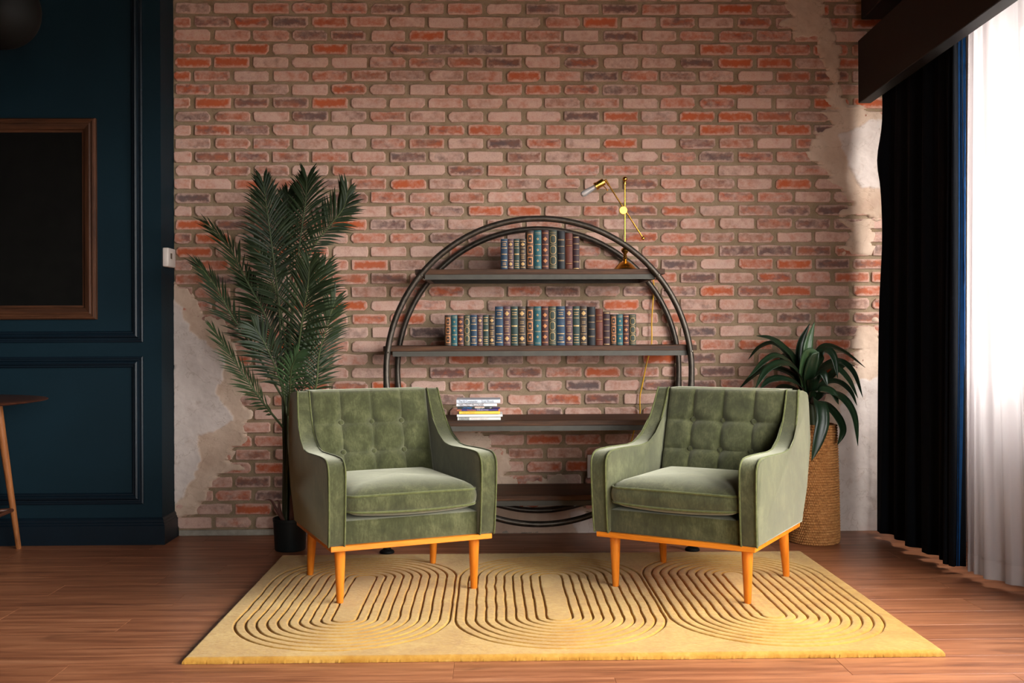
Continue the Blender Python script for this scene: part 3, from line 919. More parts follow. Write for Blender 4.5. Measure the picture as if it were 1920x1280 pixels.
    obj('back_shell', bm, M['velvet'], root)
    # seat deck (front apron)
    bm = bmesh.new()
    box(bm, -0.272, 0.272, -0.308, 0.26, 0.25, 0.341, bev=0.006, seg=2)
    obj('seat_deck', bm, M['velvet'], root)
    # loose cushion with boxed edge and piping
    def rr_ring(hu, v0, v1, r, z, sag):
        pts = []
        for (cu, cv, a0) in ((hu - r, v1 - r, 0), (-hu + r, v1 - r, 90), (-hu + r, v0 + r, 180), (hu - r, v0 + r, 270)):
            for q in range(7):
                a = math.radians(a0 + 15 * q)
                pts.append((cu + r * math.cos(a), cv + r * math.sin(a)))
        out = []
        for i, (a, b) in enumerate(pts):
            a2, b2 = pts[(i + 1) % len(pts)]
            m = 12 if i % 7 == 6 else 1
            for q in range(m):
                out.append((a + (a2 - a) * q / m, b + (b2 - b) * q / m))
        res_ = []
        for (a, b) in out:
            ds = sag * (1 - (a / hu) ** 2) * (1 if b < 0 else 0.3)
            res_.append(Vector((a, b - 0.010 * (1 - (a / hu) ** 2) * (b < v0 + 0.03), z + ds)))
        return res_
    HU, V0, V1 = 0.263, -0.336, 0.205
    spec = [(0.24, 0.349, 0), (0.12, 0.350, -0.004), (0.06, 0.353, -0.008), (0.03, 0.359, -0.010), (0.012, 0.367, -0.010), (0.0, 0.376, -0.008), (-0.005, 0.388, -0.004), (-0.007, 0.405, 0), (-0.005, 0.421, 0.002),
            (0.0, 0.433, 0.003), (0.012, 0.446, 0.004), (0.035, 0.459, 0.005), (0.075, 0.470, 0.006), (0.13, 0.477, 0.006), (0.19, 0.480, 0.005), (0.25, 0.480, 0.002)]
    rings = [rr_ring(HU - i, V0 + i, V1 - i, max(0.045 - i * 0.5, 0.004), z, sg) for i, z, sg in spec]
    bm = bmesh.new()
    RB = [[bm.verts.new(q) for q in r] for r in rings]
    m = len(RB[0])
    for a, b in zip(RB, RB[1:]):
        for j in range(m): bm.faces.new((a[j], a[(j + 1) % m], b[(j + 1) % m], b[j]))
    bm.faces.new(RB[0][::-1]); bm.faces.new(RB[-1])
    cu = obj('seat_cushion', bm, M['velvet'], root, 60)
    for idx in (5, 9):
        bm = bmesh.new()
        tube(bm, [q + Vector((0, -0.001 if q.y < 0 else 0, 0)) for q in rings[idx]], 0.0048, 6, closed=True)
        obj('piping', bm, M['piping'], cu)
    # timber base
    bm = bmesh.new(); box(bm, -0.326, 0.326, -0.326, 0.290, 0.230, 0.250, bev=0.0015)
    obj('base_frame', bm, M['beechrail'], root)
    for (fu, fv, tu, tv) in ((-0.2746, -0.2552, -0.2746, -0.258), (0.2746, -0.2552, 0.2746, -0.258), (-0.2766, 0.2552, -0.272, 0.225), (0.2766, 0.2552, 0.272, 0.225)):
        bm = bmesh.new()
        zf = 0.021
        tube(bm, [(fu, fv, zf), (fu + (tu - fu) * .02, fv + (tv - fv) * .02, zf + 0.003), (tu, tv, 0.231)], [0.0118, 0.0135, 0.0222], 20)
        obj('leg', bm, M['beech'], root, 40)
    return root
make_chair('armchair', 'green velvet armchair in front of the tall palm, honey wood legs', (-0.4256, 4.3144, 0), 0.3894)
make_chair('armchair', 'green velvet armchair in front of the woven basket plant, honey wood legs', (0.868, 4.2693, 0), -0.5555)

# ================================================================== ROUND BOOKSHELF
CX, CZ, RO, TR = 0.237, 0.864, 0.749, 0.0148
YF, YBK = 4.978, 5.405
sh = empty('round_bookshelf', (CX, (YF + YBK) / 2, 0), label='round double ring metal bookcase with four walnut shelves', cat='bookshelf')
def shp(o):
    o.matrix_parent_inverse = Matrix.Translation((-CX, -(YF + YBK) / 2, 0))
    return o
for nm, yy, sx_, sz_ in (('front_ring', YF, -0.007, 0.002), ('back_ring', YBK, 0.008, -0.004)):
    bm = bmesh.new()
    tube(bm, [(CX + sx_ + (RO - TR) * math.cos(a), yy, CZ + sz_ + (RO - TR) * math.sin(a)) for a in np.linspace(0, 2 * math.pi, 160, endpoint=False)], TR, 14, closed=True)
    rg = shp(obj(nm, bm, M['pipe'], sh))
SH = [(1.359, 0.603), (0.990, 0.757), (0.629, 0.735), (0.268, 0.500)]
for zt, hx in SH:
    bm = bmesh.new(); box(bm, CX - hx, CX + hx, YF + TR + 0.001, YBK - TR - 0.001, zt - 0.026, zt, bev=0.002)
    bd = shp(obj('shelf_board', bm, M['shelfwood'], sh))
    hr = math.sqrt(max(0, (RO - 2 * TR) ** 2 - (zt - 0.04 - CZ) ** 2)) - 0.002
    hr = min(hr, hx - 0.02)
    bm = bmesh.new()
    box(bm, CX - hr, CX + hr, YF + TR + 0.002, YF + TR + 0.006, zt - 0.050, zt - 0.026)
    box(bm, CX - hr, CX + hr, YBK - TR - 0.006, YBK - TR - 0.002, zt - 0.050, zt - 0.026)
    for s in (-1, 1):
        box(bm, CX + s * (hr - 0.012) - 0.012, CX + s * (hr - 0.012) + 0.012, YF + TR + 0.006, YBK - TR - 0.006, zt - 0.050, zt - 0.026)
    shp(obj('shelf_rail', bm, M['railmetal'], sh))
    for s in (-1, 1):
        ang = math.asin(max(-1, min(1, (zt - 0.03 - CZ) / (RO - TR))))
        bxx = CX + s * (RO - TR) * math.cos(ang)
        bm = bmesh.new()
        lathe(bm, [(0.0045, 0), (0.0045, 0.003), (0.003, 0.0045), (0, 0.005)], 10, along((bxx, YF - TR + 0.001, zt - 0.03), (bxx, YF - TR - 1, zt - 0.03)))
        shp(obj('bolt', bm, M['bolt'], sh))
for s in (-1, 1):                         # sleeve joints and little set screws on the upper arc
    for a in (38.5, 33.0):
        a = math.radians(a if s > 0 else 180 - a)
        bm = bmesh.new()
        c0 = Vector((CX + (RO - 2 * TR - 0.004) * math.cos(a), YF + 0.006, CZ + (RO - 2 * TR - 0.004) * math.sin(a)))
        lathe(bm, [(0.004, -0.006), (0.004, 0.005), (0, 0.006)], 8, along(c0, c0 - Vector((math.cos(a), 0, math.sin(a)))))
        shp(obj('screw', bm, M['bolt'], sh))
for s in (-1, 1):
    for yy in (YF, YBK):
        xx = CX + s * (RO - TR) + (-0.007 if yy == YF else 0.008)
        bm = bmesh.new(); tube(bm, [(xx, yy, 0.02), (xx, yy, CZ)], TR * 0.98, 14)
        shp(obj('upright', bm, M['pipe'], sh))
        bm = bmesh.new(); lathe(bm, [(0.034, 0.0), (0.036, 0.004), (0.033, 0.012), (0.019, 0.020), (0.018, 0.03)], 20, Matrix.Translation((xx, yy, 0)))
        shp(obj('foot', bm, M['blackmetal'], sh))

# ================================================================== BOOKS
GOLD = plain('gilt_tooling', srgb(178, 142, 90), 0.5, 0.3, 0.2, 60)
GOLDO = plain('orange_gilt_tooling', srgb(168, 108, 62), 0.5, 0.25, 0.2, 60)
PAPER = plain('aged_page_edges', srgb(196, 178, 148), 0.9, 0, 0.15, 80)
WPAPER = plain('white_page_edges', srgb(224, 216, 206), 0.9, 0, 0.06, 80)
def leather(n, c): return plain(n, srgb(*[v * 0.84 for v in c]), 0.5, 0, 0.18, 40, 0.15, 0.22)
KIND = {
 1: ('brown', 'with three ornate gilt squares', leather('brown_leather', (52, 44, 38)), 'squares'),
 2: ('teal', 'with three tiny gilt diamonds', leather('teal_leather', (44, 96, 104)), 'tiny'),
 3: ('maroon', 'with three orange gilt medallions', leather('maroon_leather', (78, 48, 48)), 'flower'),
 4: ('grey green', 'with three gilt framed ovals', leather('grey_green_leather', (62, 72, 62)), 'oval'),
 5: ('slate blue', 'with pale gilt title bands', leather('slate_blue_leather', (48, 70, 92)), 'bands'),
 6: ('mauve', 'with two large gilt diamonds', leather('mauve_leather', (92, 66, 72)), 'diamonds'),
 7: ('dark green', 'with dense gilt bands', leather('dark_green_leather', (52, 70, 66)), 'dense'),
 8: ('taupe', 'with two large gilt diamonds', leather('taupe_leather', (72, 62, 56)), 'diamonds'),
 9: ('plain black', 'with thin gilt lines', leather('black_leather', (34, 36, 40)), 'thin'),
 10: ('russet leather', 'with raised bands', leather('russet_leather', (104, 56, 44)), 'ribs'),
 11: ('dark plum', 'with thin gilt lines', leather('plum_leather', (62, 40, 44)), 'thin2'),
}
def gilding(bm, style, w, h, yf, cx):
    """raised foil on the spine; spine is a shallow arc of width w"""
    def yat(x): return yf + 0.35 * w * (1 - math.sqrt(max(0, 1 - (2 * x / w * 0.86) ** 2))) - 0.0007
    def strip(x0, x1, z0, z1, n=6):
        xs = [x0 + (x1 - x0) * i / n for i in range(n + 1)]
        lo = [bm.verts.new((cx + x, yat(x), z0)) for x in xs]; hi = [bm.verts.new((cx + x, yat(x), z1)) for x in xs]
        for i in range(n): bm.faces.new((lo[i], lo[i + 1], hi[i + 1], hi[i]))
    def diamond(zc, rx, rz, hole=0.0):
        N = 4
        P = [(-rx, 0), (0, -rz), (rx, 0), (0, rz)]
        if hole <= 0:
            cols = 8
            xs = [-rx + 2 * rx * i / cols for i in range(cols + 1)]
            lo = [bm.verts.new((cx + x, yat(x), zc - rz * (1 - abs(x) / rx) - 1e-5)) for x in xs]; hi = [bm.verts.new((cx + x, yat(x), zc + rz * (1 - abs(x) / rx) + 1e-5)) for x in xs]
            for i in range(cols): bm.faces.new((lo[i], lo[i + 1], hi[i + 1], hi[i]))
        else:
            o_ = [bm.verts.new((cx + x, yat(x), zc + z)) for x, z in P]; i_ = [bm.verts.new((cx + x * hole, yat(x * hole), zc + z * hole)) for x, z in P]
            for i in range(N): bm.faces.new((o_[i], o_[(i + 1) % N], i_[(i + 1) % N], i_[i]))
    def oval(zc, rx, rz, t_):
        N = 16
        o_ = []; i_ = []
        for k_ in range(N):
            a = 2 * math.pi * k_ / N
            ca = math.copysign(abs(math.cos(a)) ** 0.6, math.cos(a)); sa = math.copysign(abs(math.sin(a)) ** 0.6, math.sin(a))
            o_.append(bm.verts.new((cx + rx * ca, yat(rx * ca), zc + rz * sa)))
            i_.append(bm.verts.new((cx + (rx - t_) * ca, yat((rx - t_) * ca), zc + (rz - t_) * sa)))
        for i in range(N): bm.faces.new((o_[i], o_[(i + 1) % N], i_[(i + 1) % N], i_[i]))
    W = 0.40 * w
    ln = lambda z, t_=0.0012, k_=1.0: strip(-W * k_, W * k_, h * z - t_ / 2, h * z + t_ / 2)
    if style == 'squares':
        for z in (0.21, 0.50, 0.79):
            s = 0.115 * h
            strip(-W * .80, -W * .58, h * z - s, h * z + s, 2); strip(W * .62, W * .86, h * z - s, h * z + s, 2)
            strip(-W * .58, W * .62, h * z + s * .78, h * z + s, 3); strip(-W * .58, W * .62, h * z - s, h * z - s * .78, 3)
            diamond(h * z, W * .28, s * .3)
        for z in (0.06, 0.355, 0.645, 0.93): ln(z)
    elif style == 'tiny':
        for z in (0.22, 0.5, 0.78): diamond(h * z, W * .42, 0.034 * h, 0.45)
        for z in (0.05, 0.075, 0.35, 0.365, 0.635, 0.65, 0.91, 0.945): ln(z, 0.001)
    elif style == 'flower':
        for z in (0.22, 0.5, 0.78): diamond(h * z, W * .78, 0.05 * h); diamond(h * z, W * .5, 0.062 * h, .3); 
        for z in (0.07, 0.09, 0.355, 0.37, 0.635, 0.65, 0.92, 0.94): ln(z, 0.0015)
    elif style == 'oval':
        for z in (0.23, 0.5, 0.77): oval(h * z, W * .92, 0.105 * h, 0.0020)
        for z in (0.05, 0.09, 0.365, 0.635, 0.90, 0.95): ln(z, 0.001)
    elif style == 'bands':
        for z, t_ in ((0.085, 0.003), (0.30, 0.003), (0.50, 0.0035), (0.70, 0.003), (0.91, 0.002)): ln(z, t_)
        for z in (0.16, 0.21, 0.79, 0.84): ln(z, 0.0025, 0.62)
    elif style == 'diamonds':
        for z in (0.18, 0.82): diamond(h * z, W * .80, 0.062 * h)
        for z in (0.07, 0.29, 0.49, 0.71, 0.92): ln(z, 0.0018)
        for z in (0.36, 0.40, 0.44, 0.57, 0.61): ln(z, 0.0018, 0.6)
    elif style == 'dense':
        for z, t_ in ((0.07, 0.002), (0.28, 0.002), (0.50, 0.006), (0.70, 0.002), (0.92, 0.003)): ln(z, t_)
        for z in (0.14, 0.20, 0.79, 0.84): ln(z, 0.003, 0.8)
    elif style in ('thin', 'thin2'):
        for z in (0.22, 0.24, 0.42, 0.60, 0.76, 0.78): ln(z, 0.0010, 1.0)
        if style == 'thin2': ln(0.03, 0.003); ln(0.96, 0.003)
    elif style == 'ribs':
        for z in (0.16, 0.66, 0.82): ln(z, 0.0012)
BOOKGROUP = {}
def make_book(kind, x0, w, h, yf, zb, label, group, depth=None, lean=0.0):
    cname, dname, lm, style = KIND[kind]
    depth = depth or h * 0.72
    root = empty('book', (x0 + w / 2, yf + depth / 2, zb), label=label, cat='book', group=group)
    y0 = -depth / 2
    w2 = w - 0.0008
    # cover: boards and a rounded spine as one wrap
    arc = []
    for i in range(9):
        a = -1 + 2 * i / 8
        x = a * w2 / 2
        arc.append((x, y0 + 0.35 * w2 * (1 - math.sqrt(max(0, 1 - (a * 0.86) ** 2)))))
    outer = [(-w2 / 2, depth / 2)] + arc + [(w2 / 2, depth / 2)]
    tk = 0.0022
    inner = [(-w2 / 2 + tk, depth / 2)] + [(x * (w2 - 2 * tk) / w2, y + tk) for x, y in arc] + [(w2 / 2 - tk, depth / 2)]
    bm = bmesh.new()
    L = []
    for z in (0.0, h):
        L.append(([bm.verts.new((x, y, z)) for x, y in outer], [bm.verts.new((x, y, z)) for x, y in inner]))
    n = len(outer)
    for i in range(n - 1):
        bm.faces.new((L[0][0][i], L[0][0][i + 1], L[1][0][i + 1], L[1][0][i]))
        bm.faces.new((L[0][1][i + 1], L[0][1][i], L[1][1][i], L[1][1][i + 1]))
        for q, s in ((0, 1), (1, -1)):
            f = (L[q][0][i], L[q][1][i], L[q][1][i + 1], L[q][0][i + 1])
            bm.faces.new(f if s > 0 else f[::-1])
    for i in (0, n - 1):
        bm.faces.new((L[0][0][i], L[1][0][i], L[1][1][i], L[0][1][i]))
    cover = obj('cover', bm, lm, root, 30)
    if style == 'ribs':
        bm = bmesh.new()
        for z in (0.14, 0.18, 0.64, 0.68, 0.81):
            pts = [(x, y - 0.0006, h * z) for x, y in arc]
            tube(bm, pts, 0.0016, 5)
        tag(obj('raised_band', bm, lm, root), kind='stuff')
    bm = bmesh.new()
    box(bm, -w2 / 2 + tk, w2 / 2 - tk, y0 + 0.35 * w2 * 0.6 + tk, depth / 2 - 0.003, 0.003, h - 0.004)
    obj('pages', bm, PAPER, root, flat=True)
    bm = bmesh.new()
    gilding(bm, style, w2, h, y0, 0.0)
    tag(obj('gilding', bm, GOLDO if kind in (3, 1) else GOLD, root), kind='stuff')
    if lean: root.rotation_euler = (0, lean, 0)
    return root
YBK_FRONT = 5.03
S2, S1 = 0.990, 1.359
# middle shelf, positions read along the row
def nm(k): return KIND[k][0]
small_a = [1, 2, 3, 4, 5, 6, 7, 8]
xs_a = [-0.227, -0.1939, -0.165, -0.1332, -0.103, -0.0686, -0.0409, -0.0127, 0.0173]
tall = [5, 6, 7, 8, 1, 2, 3, 4, 5, 6, 7, 8]
xs_t = [0.0178, 0.0582, 0.0939, 0.1299, 0.168, 0.2071, 0.2426, 0.2784, 0.3157, 0.3598, 0.3961, 0.4306, 0.4672]
xs_o = [0.4678, 0.5067, 0.5431, 0.5784]
small_b = [1, 2, 3, 4]
xs_b = [0.5789, 0.6107, 0.6408, 0.671, 0.7048]
hs, ht = 0.149, 0.190
for i, k in enumerate(small_a):
    make_book(k, xs_a[i], xs_a[i + 1] - xs_a[i], hs, YBK_FRONT, S2, 'short %s book %s in the run of eight short books' % (nm(k), KIND[k][1]), 'gilt books on the middle shelf')
for i, k in enumerate(tall):
    if i < 4: where = 'beside the eight short ones'
    elif i < 8: where = 'mid row on the middle shelf'
    else: where = 'near the black volume'
    make_book(k, xs_t[i], xs_t[i + 1] - xs_t[i], ht, YBK_FRONT, S2, 'tall %s book %s %s' % (nm(k), KIND[k][1], where), 'gilt books on the middle shelf')
for i, (k, hh) in enumerate(((9, 0.187), (10, 0.178), (11, 0.163))):
    make_book(k, xs_o[i], xs_o[i + 1] - xs_o[i], hh, YBK_FRONT - 0.004, S2, '%s book %s near the end of the middle shelf row' % (nm(k), KIND[k][1]), 'gilt books on the middle shelf')
for i, k in enumerate(small_b):
    make_book(k, xs_b[i], xs_b[i + 1] - xs_b[i], hs + 0.001, YBK_FRONT, S2, 'short %s book %s in the run of four short books' % (nm(k), KIND[k][1]), 'gilt books on the middle shelf')
# top shelf
top_seq = [(5, hs), (6, hs), (7, hs), (8, hs), (1, ht), (2, ht), (3, ht), (4, ht), (9, 0.187), (10, 0.176), (11, 0.162)]
xs_top = [0.0472, 0.0808, 0.1103, 0.1388, 0.1699, 0.209, 0.2453, 0.2818, 0.3212, 0.3607, 0.397, 0.4307]
for i, (k, hh) in enumerate(top_seq):
    make_book(k, xs_top[i], xs_top[i + 1] - xs_top[i], hh, YBK_FRONT, S1, '%s %s book %s on the top shelf' % ('short' if i < 4 else 'tall' if i < 8 else 'leather', nm(k).replace(' leather', ''), KIND[k][1]), 'gilt books on the top shelf')

# flat stack on the third shelf
def text_mesh(s, size, mat, name='lettering', stretch=1.0):
    cu = bpy.data.curves.new('txt', 'FONT')
    cu.body = s
    cu.size = size
    cu.extrude = 0.0
    cu.resolution_u = 2
    tmp = bpy.data.objects.new('txt', cu)
    COL.objects.link(tmp)
    dg = bpy.context.evaluated_depsgraph_get()
    me = bpy.data.meshes.new_from_object(tmp.evaluated_get(dg))
    bpy.data.objects.remove(tmp, do_unlink=True)
    me.name = name
    me.materials.clear()
    me.materials.append(mat)
    xs_ = [v.co.x for v in me.vertices]
    return me, (max(xs_) - min(xs_)) if xs_ else 0
INK = {n: plain('ink_' + n, srgb(*c), 0.6, 0, 0.03) for n, c in dict(grey=(96, 100, 112), black=(40, 40, 46), blue=(40, 120, 190), white=(230, 226, 220), orange=(236, 140, 60), lilac=(206, 196, 230), ochre=(196, 150, 40), pale=(206, 190, 190), red=(200, 90, 70)).items()}
STACK = [  # x0, x1, height, cover colour, label, [(text, x fraction, target length fraction, ink, size fraction)]
 (-0.165, 0.044, 0.0150, (226, 222, 214), 'white paperback with a grey label lettered on its spine, bottom of the flat stack', [('CREATIVE', .03, .23, 'black', .8), ('MONEY MINDSET', .31, .40, 'pale', .75)]),
 (-0.169, 0.053, 0.0135, (230, 226, 222), 'plain white paperback lying under the yellow one', []),
 (-0.158, 0.040, 0.0160, (238, 196, 66), 'bright yellow paperback in the flat stack', [('THE JUNGLE', .08, .30, 'ochre', .7)]),
 (-0.168, 0.040, 0.0098, (62, 44, 118), 'thin purple paperback with orange ends in the flat stack', [('HOOK', .0, .11, 'orange', .9), ('Richard Dawson', .24, .20, 'orange', .62), ('YOUR IDEAS WORLD', .46, .27, 'lilac', .6)]),
 (-0.166, 0.004, 0.0115, (38, 42, 44), 'thin black paperback with blue lettering in the flat stack', [('LEW LEADER', .15, .26, 'blue', .7), ('FREEDOM', .50, .26, 'white', .85), ('GP', .92, .05, 'white', .6)]),
 (-0.171, 0.026, 0.0160, (228, 222, 226), 'white paperback with bold black capitals on its spine in the stack', [('MAIN STREET MILLIONAIRE', .05, .62, 'black', .82), ('o', .92, .015, 'grey', .4)]),
 (-0.171, 0.042, 0.0190, (206, 212, 222), 'pale blue white paperback on top of the flat stack', [('The AI Commander', .05, .43, 'grey', .62), ('Scott Woods', .57, .28, 'grey', .66)]),
]
z = 0.629
for i, (x0, x1, h, c, lab, texts) in enumerate(STACK):
    yf, dp = 5.035 + 0.004 * ((i * 3) % 4 - 1.5), 0.145
    cxm = (x0 + x1) / 2
    r = empty('book', (cxm, yf + dp / 2, z), label=lab, cat='book', group='paperbacks lying flat on the third shelf')
    cm = plain('paperback_cover', srgb(*c), 0.38, 0, 0.03, 20, 0, 0.5)
    L_ = x1 - x0
    bm = bmesh.new()
    box(bm, -L_ / 2, L_ / 2, -dp / 2, -dp / 2 + 0.001, 0, h); box(bm, -L_ / 2, L_ / 2, -dp / 2, dp / 2, 0, 0.0012); box(bm, -L_ / 2, L_ / 2, -dp / 2, dp / 2, h - 0.0012, h)
    obj('cover', bm, cm, r, flat=True)
    boxobj('pages', (-L_ / 2 + .0015, L_ / 2 - .0015, -dp / 2 + .001, dp / 2 - .0015, .0012, h - .0012), WPAPER, r)
    if 'orange ends' in lab:
        for (q0, q1) in ((0, .10), (.965, 1.0)):
            bm = bmesh.new(); box(bm, -L_ / 2 + L_ * q0, -L_ / 2 + L_ * q1, -dp / 2 - .0004, -dp / 2 - .0001, 0.0, h * .98)
            obj('spine_band', bm, plain('orange_band', srgb(214, 110, 40), .5, 0, .05) if q0 > .5 else plain('brown_band', srgb(110, 52, 60), .5, 0, .05), r, flat=True)
    if 'grey label' in lab:
        bm = bmesh.new(); box(bm, -L_ / 2 + L_ * .02, -L_ / 2 + L_ * .275, -dp / 2 - .0004, -dp / 2 - .0001, h * .12, h * .92)
        obj('spine_label', bm, plain('grey_label', srgb(176, 176, 172), .5, 0, .2, 400), r, flat=True)
    if 'blue lettering' in lab:
        bm = bmesh.new(); box(bm, -L_ / 2 + L_ * .49, -L_ / 2 + L_ * .77, -dp / 2 - .0004, -dp / 2 - .0001, h * .62, h * .98)
        obj('spine_label', bm, plain('peach_label', srgb(220, 160, 130), .5, 0, .15, 300), r, flat=True)
    for (s, xf, lf, ink, sf) in texts:
        me, wd = text_mesh(s, 1.0, INK[ink])
        if wd <= 0: continue
        o = link(bpy.data.objects.new('lettering', me), r)
        o.rotation_euler = (math.pi / 2, 0, 0)
        o.scale = (L_ * lf / wd, h * sf / 0.72, 1)
        o.location = (-L_ / 2 + L_ * xf, -dp / 2 - 0.0007, h * (1 - sf) / 2)
    z += h

# ================================================================== BRASS LAMP
LX, LY, LZ = 0.671, 5.18, S1
lp = empty('table_lamp', (LX, LY, LZ), label='polished brass swing arm lamp standing on the top shelf', cat='lamp')
bm = bmesh.new()
lathe(bm, [(0.0, 0.0), (0.061, 0.0), (0.063, 0.004), (0.060, 0.010), (0.052, 0.016), (0.044, 0.026), (0.032, 0.038), (0.018, 0.047), (0.010, 0.052), (0.009, 0.056)], 36)
obj('base', bm, M['brass'], lp)
bm = bmesh.new()
lathe(bm, [(0.009, 0.054), (0.012, 0.058), (0.009, 0.063), (0.011, 0.068), (0.0085, 0.073), (0.0105, 0.078), (0.008, 0.083), (0.010, 0.088), (0.017, 0.096), (0.020, 0.104), (0.017, 0.112), (0.009, 0.118), (0.006, 0.124), (0.0045, 0.13)], 24)
obj('turned_neck', bm, M['brass'], lp)
bm = bmesh.new(); tube(bm, [(0, 0, 0.125), (0.001, 0, 0.455)], 0.0046, 10); obj('pole', bm, M['brass'], lp)
def ball(bm, c, r, seg=16):
    bmesh.ops.create_uvsphere(bm, u_segments=seg, v_segments=10, radius=r, matrix=Matrix.Translation(c))
bm = bmesh.new(); ball(bm, (0.001, 0, 0.461), 0.0125); lathe(bm, [(0.007, 0.435), (0.0075, 0.44), (0.006, 0.45)], 14); obj('finial', bm, M['brass'], lp)
bm = bmesh.new(); lathe(bm, [(0.0, -0.012), (0.019, -0.012), (0.0205, -0.009), (0.0205, 0.009), (0.019, 0.012), (0.0, 0.012)], 28, along((-0.010, -0.010, 0.302), (-0.010, -1, 0.302)))
obj('pivot_disc', bm, M['brass'], lp)
A0, A1 = Vector((-0.100, -0.014, 0.457)), Vector((0.089, -0.014, 0.163))
arm = None
bm = bmesh.new(); tube(bm, [A0, A1], 0.004, 10); tube(bm, [A0, A0 + (A1 - A0) * .10], 0.0062, 10)
arm = obj('swing_arm', bm, M['brass'], lp)
bm = bmesh.new(); ball(bm, A1, 0.0095); obj('counterweight', bm, M['brass'], arm)
S0, S1v = Vector((-0.100, -0.016, 0.450)), Vector((-0.150, -0.016, 0.420))
dirv = (S1v - S0).normalized()
bm = bmesh.new()
lathe(bm, [(0.005, -0.002), (0.008, 0.004), (0.017, 0.008), (0.018, 0.012), (0.018, 0.046), (0.0205, 0.048), (0.0205, 0.058), (0.014, 0.059)], 24, along(S0, S1v))
sk = obj('socket', bm, M['brass'], lp)
bm = bmesh.new(); tube(bm, [S0 + dirv * .02 + Vector((.006, 0, -.012)), S0 + dirv * .02 + Vector((.028, 0, -.036))], 0.0022, 8); ball(bm, S0 + dirv * .02 + Vector((.028, 0, -.036)), 0.0042, 10)
obj('switch_key', bm, M['brass'], sk)
bm = bmesh.new()
lathe(bm, [(0.012, 0.055), (0.012, 0.075), (0.0145, 0.105), (0.0160, 0.122), (0.013, 0.134), (0.006, 0.140), (0.0, 0.141)], 20, along(S0, S1v), close=False)
obj('bulb', bm, M['bulb'], sk)
# cable
cab = [(0.70, 5.235, 1.364), (0.76, 5.33, 1.362), (0.835, 5.412, 1.358), (0.853, 5.418, 1.30), (0.851, 5.418, 1.256), (0.841, 5.418, 1.116), (0.839, 5.418, 0.991), (0.814, 5.418, 0.893), (0.791, 5.418, 0.782), (0.777, 5.418, 0.712), (0.776, 5.418, 0.628), (0.748, 5.418, 0.545), (0.715, 5.418, 0.455), (0.62, 5.42, 0.40), (0.55, 5.42, 0.36)]
bm = bmesh.new(); tube(bm, catmull(cab, 110), 0.0036, 8)
tag(obj('cable', bm, M['cable']), 'yellow lamp cable hanging down the bricks behind the shelf', 'cable')

# wall fittings
sk_ = empty('wall_outlet', (0.545, 5.436, 0.351), label='white outlet plate on the bricks beside the armchair arm', cat='outlet')
bm = bmesh.new(); box(bm, -0.045, 0.045, -0.010, 0.004, -0.0605, 0.0605, bev=0.003, seg=2); obj('plate', bm, M['white_plastic'], sk_)
for zz in (-0.025, 0.025):
    bm = bmesh.new(); lathe(bm, [(0.017, 0), (0.017, 0.0015), (0.012, 0.002)], 18, along((0, -0.0095, zz), (0, -1, zz))); obj('socket_face', bm, M['grey_plastic'], sk_)
th = empty('thermostat', (BX, 5.315, 1.441), label='small off white wall control box on the blue wall corner', cat='thermostat')
bm = bmesh.new(); box(bm, 0.0, 0.030, -0.062, 0.062, -0.048, 0.048, bev=0.006, seg=3); body = obj('case', bm, M['white_plastic'], th)
bm = bmesh.new(); box(bm, 0.0298, 0.0312, -0.025, 0.0, -0.006, 0.022); obj('screen', bm, M['grey_plastic'], th)
bm = bmesh.new(); box(bm, 0.0298, 0.0325, 0.006, 0.020, -0.010, 0.022, bev=.0008); obj('switch', bm, M['white_plastic'], th)

# ================================================================== FRAMED PICTURE
fx1, fx0, fz0, fz1 = -1.972, -3.10, 1.128, 2.132
fr = empty('framed_picture', ((fx0 + fx1) / 2, BY, fz0), label='black canvas in a reddish wood frame hung on the blue wall', cat='picture')
def frame_side(p0, p1, mat):
    pass
prof = [(0.0, 0.0), (0.0, 0.020), (0.006, 0.028), (0.014, 0.030), (0.018, 0.026), (0.024, 0.026), (0.030, 0.031), (0.050, 0.026), (0.056, 0.022), (0.060, 0.014), (0.070, 0.012), (0.070, 0.0)]
ox, oz = (fx0 + fx1) / 2, fz0
hw_, hz_ = (fx1 - fx0) / 2, fz1 - fz0
rect = lambda i: [(-hw_ + i, 0 + i), (hw_ - i, 0 + i), (hw_ - i, hz_ - i), (-hw_ + i, hz_ - i)]
for side in range(4):
    V = []; F = []
    for (i, h) in prof:
        a, b = rect(i)[side], rect(i)[(side + 1) % 4]
        V += [(a[0], -h, a[1]), (b[0], -h, b[1])]
    for k in range(len(prof) - 1): F.append((2 * k, 2 * k + 1, 2 * k + 3, 2 * k + 2))
    pyobj('frame_bar', V, F, M['framewoodh'] if side % 2 == 0 else M['framewood'], fr, 25)
boxobj('canvas', (-hw_ + .066, hw_ - .066, -0.012, -0.002, .066, hz_ - .066), M['canvas'], fr)

# ================================================================== PENDANT (upper left)
gp = Vector((-1.966, 4.2, 2.352))
pd = empty('pendant_lamp', (gp.x, gp.y, gp.z), label='matte black globe pendant hanging before the blue wall', cat='lamp')
bm = bmesh.new(); lathe(bm, [(0.0, -0.154)] + [(0.154 * math.sin(a), -0.154 * math.cos(a)) for a in np.linspace(0.15, math.pi - 0.25, 20)] + [(0.036, 0.152), (0.036, 0.19), (0.012, 0.20)], 36)
obj('globe', bm, M['blackmetal'], pd)
bm = bmesh.new(); tube(bm, [(0, 0, 0.19), (0, 0, 3.2 - gp.z - .02)], 0.004, 8); obj('cord', bm, M['blackmetal'], pd)
bm = bmesh.new(); lathe(bm, [(0.06, 3.2 - gp.z - 0.025), (0.06, 3.2 - gp.z)], 20); obj('ceiling_rose', bm, M['blackmetal'], pd)

